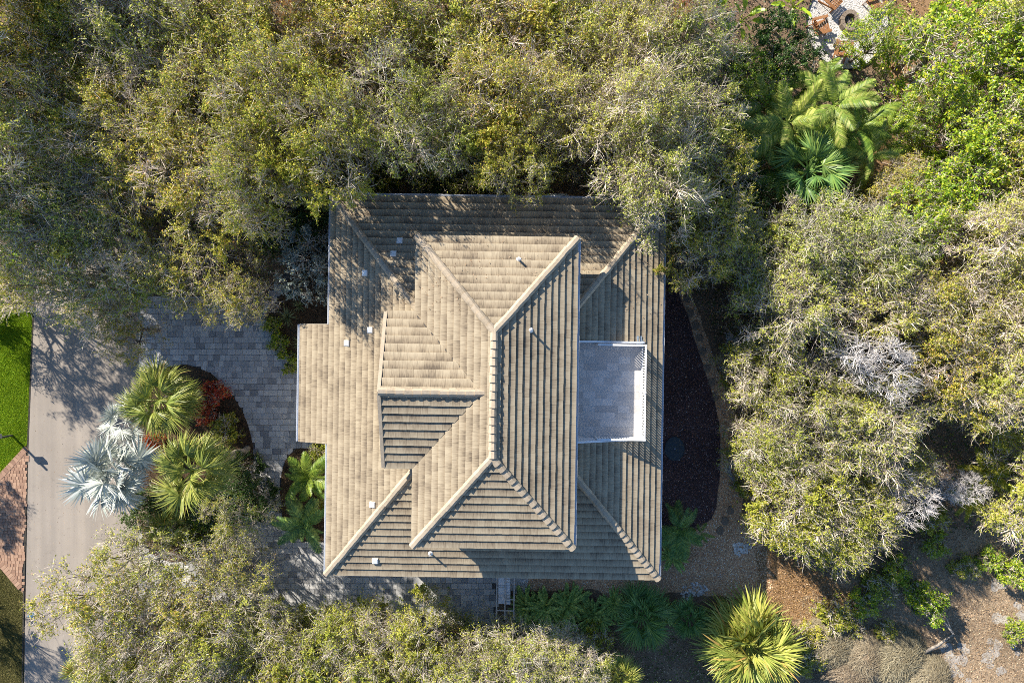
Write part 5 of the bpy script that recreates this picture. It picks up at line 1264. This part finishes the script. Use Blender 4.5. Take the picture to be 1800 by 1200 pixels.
# propane tank by the north wall
c = P(979, 349, 0.5); e = empty("gas_tank", (c[0], c[1], 0)); tag(e, "white horizontal gas tank beside the north wall", "tank")
MB().tube([(-0.72, 0, 0.5), (-0.68, 0, 0.5), (-0.58, 0, 0.5), (0.58, 0, 0.5), (0.68, 0, 0.5), (0.72, 0, 0.5)], [0.05, 0.2, 0.29, 0.29, 0.2, 0.05], 16).build("vessel", M_WHITE, e, True)
for x in (-0.4, 0.4): MB().box(x - 0.05, x + 0.05, -0.2, 0.2, -0.05, 0.25).build("foot", M_GUT, e)
MB().tube([(0, 0, 0.76), (0, 0, 0.88)], 0.09, 10).build("valve_cap", M_GUT, e)
# boardwalk north of the house
c = P(790, 338, 0.25); e = empty("boardwalk", (c[0], c[1], 0)); tag(e, "weathered grey boardwalk along the north wall", "boardwalk")
me = MB().box(-2.3, 2.3, -0.068, 0.068, 0.2, 0.25).mesh("plank", M_GWOOD)
for k in range(6):
    o = obj("plank", me, e); o.location = (random.uniform(-0.05, 0.05), -0.4 + k * 0.15, random.uniform(-0.004, 0.004))
for x in (-2, 0, 2): MB().box(x - 0.05, x + 0.05, -0.5, 0.45, -0.06, 0.199).build("joist", M_GWOOD, e)
# rusty timber edging and its earth bank
A, B = P(1566, 121), P(1589, 88); mb = MB(); mb.bar((A[0], A[1], 0.12), (B[0], B[1], 0.12), 0.16, 0.3)
tag(mb.build("timber_edging", M_PLANK), "rusty brown timber standing on edge in the ochre soil by the patio", "timber")

M_FRAME = plain("pale weathered frame", (0.50, 0.48, 0.45), 0.8)
# storage boxes and their fence frame south of the house
e = empty("fence_frame", P(888, 1050)); tag(e, "slim grey frame of posts and rails around the storage boxes", "fence"); o0 = P(888, 1050)
FZ = 1.5
def rel(u, v, z):
    p = P(u, v, z) - o0; return (p[0], p[1], z)
for u in (873, 888, 904):
    MB().bar(rel(u + 1 if u < 900 else u, 1008, FZ), rel(u - 1, 1088, FZ), 0.06, 0.06).build("rail", M_FRAME, e)
    for v in (1012, 1053, 1086): p = rel(u, v, FZ); MB().box(p[0] - 0.045, p[0] + 0.045, p[1] - 0.045, p[1] + 0.045, -0.06, FZ + 0.04).build("post", M_FRAME, e)
for (u0, v0), (u1, v1) in (((874, 1072), (903, 1073)), ((889, 1053), (903, 1053)), ((874, 1031), (888, 1032))):
    MB().bar(rel(u0, v0, FZ + 0.02), rel(u1, v1, FZ + 0.02), 0.055, 0.05).build("crossbar", M_FRAME, e)
M_BOX = plain("white plastic", (0.80, 0.82, 0.84), 0.5, var=0.06)
for nm, (u0, u1, v0, v1), lab in ((1, (876, 887, 1012, 1061), "white storage box with lid seams between the fence rails"), (2, (890, 897, 1012, 1062), "narrow white slatted box right of the wide one")):
    z = 0.9; a, b = P(u0, v1, z), P(u1, v0, z); c = (a + b) / 2; e = empty("storage_box", (c[0], c[1], 0)); tag(e, lab, "box", "boxes by the south wall")
    hx, hy = (b[0] - a[0]) / 2, (b[1] - a[1]) / 2
    MB().box(-hx * 0.94, hx * 0.94, -hy * 0.97, hy * 0.97, -0.06, z - 0.08).build("body", M_BOX, e)
    n_ = 3 if nm == 1 else 9; gap = 0.03
    for k in range(n_):
        y0 = -hy + 2 * hy * k / n_ + gap / 2; MB().box(-hx, hx, y0, y0 + 2 * hy / n_ - gap, z - 0.079, z).build("lid" if nm == 1 else "slat", M_BOX, e)

# mailbox
c = P(21, 765); e = empty("mailbox", (c[0], c[1], 0)); tag(e, "grey mailbox on a post at the corner of the lawn and brick drive", "mailbox")
M_MB = plain("grey painted metal", (0.30, 0.33, 0.36), 0.4, 0.3); M_MBD = plain("dark post", (0.07, 0.07, 0.075), 0.6)
MB().box(-0.05, 0.05, -0.05, 0.05, -0.06, 1.72).build("post", M_MBD, e); MB().box(-0.055, 0.30, -0.03, 0.15, 1.19, 1.25).build("arm", M_MBD, e)
prof = [(-0.12, 0.0), (0.12, 0.0), (0.12, 0.17)] + [(0.12 * math.cos(a), 0.17 + 0.10 * math.sin(a)) for a in np.linspace(0.4, math.pi - 0.4, 5)] + [(-0.12, 0.17)]
mb = MB(); k = len(prof); mb.add([(x, y + 0.13, z + 1.251) for x in (-0.22, 0.32) for y, z in prof], [(j, (j + 1) % k, k + (j + 1) % k, k + j) for j in range(k)] + [tuple(range(k))[::-1], tuple(range(k, 2 * k))]); mb.build("box", M_MB, e)
MB().box(0.321, 0.335, 0.03, 0.23, 1.26, 1.46).build("door", M_MB, e)

# fire pit and chairs
c = P(1490, 40); e = empty("fire_pit", (c[0], c[1], 0)); e.scale = (0.8, 0.8, 1.0); tag(e, "round stone fire pit in the middle of the gravel patio", "fire pit")
for k in range(14):
    a0 = 2 * math.pi * k / 14 + 0.02; a1 = 2 * math.pi * (k + 1) / 14 - 0.02; mb = MB()
    V = [((r_) * math.cos(a), (r_ * 1.12) * math.sin(a), z) for z in (-0.03, 0.36) for a in (a0, a1) for r_ in (0.44, 0.72)]
    mb.add([V[0], V[1], V[3], V[2], V[4], V[5], V[7], V[6]], BOXF); mb.build("block", M_FLAG, e)
MB().tube([(0, 0, -0.02), (0, 0, 0.06)], 0.42, 20).build("ash_bed", plain("grey ash", (0.16, 0.15, 0.15), 0.95, var=0.4), e)
for k in range(4):
    a = k * 0.8; MB().tube([(0.3 * math.cos(a), 0.3 * math.sin(a), 0.1), (-0.28 * math.cos(a), -0.28 * math.sin(a), 0.16)], 0.045, 6).build("log", M_BARK, e)
def chair(u, v, rz, label):
    c = P(u, v, 0.3); e = empty("wooden_chair", (c[0], c[1], -0.02), rz); tag(e, label, "chair", "wooden chairs round the fire pit"); e.scale = (1.25, 1.25, 1.25)
    # faces +X
    for k in range(6):
        x = -0.22 + k * 0.1; z = 0.30 + 0.022 * k; MB().box(x, x + 0.085, -0.26, 0.26, z, z + 0.022).build("seat_slat", M_TEAK, e)
    for k in range(5):
        y = -0.26 + k * 0.107; h = 0.72 - 0.05 * abs(k - 2); MB().bar((-0.24, y + 0.047, 0.28), (-0.24 - h * 0.36, y + 0.047, 0.28 + h), 0.09, 0.022, (0, 1, 0)).build("back_slat", M_TEAK, e)
    for s in (-1, 1):
        MB().box(-0.42, 0.36, s * 0.36 - 0.07, s * 0.36 + 0.07, 0.56, 0.584).build("arm", M_TEAK, e)
        MB().box(0.24, 0.31, s * 0.31 - 0.02, s * 0.31 + 0.02, 0.0, 0.559).build("leg", M_TEAK, e)
        MB().bar((0.30, s * 0.28, 0.36), (-0.55, s * 0.28, 0.02), 0.03, 0.10).build("leg", M_TEAK, e)
    MB().box(-0.46, -0.42, -0.34, 0.34, 0.53, 0.56).build("back_brace", M_TEAK, e)
chair(1441, 49, 0.25, "brown wooden chair at the patio's left facing the fire pit")
chair(1479, 88, 1.45, "brown wooden chair at the patio's bottom facing up to the fire pit")
chair(1463, 4, -0.75, "brown wooden chair at the patio's top cut by the photo's edge")
chair(1536, 6, -2.4, "brown wooden chair at the patio's upper right")
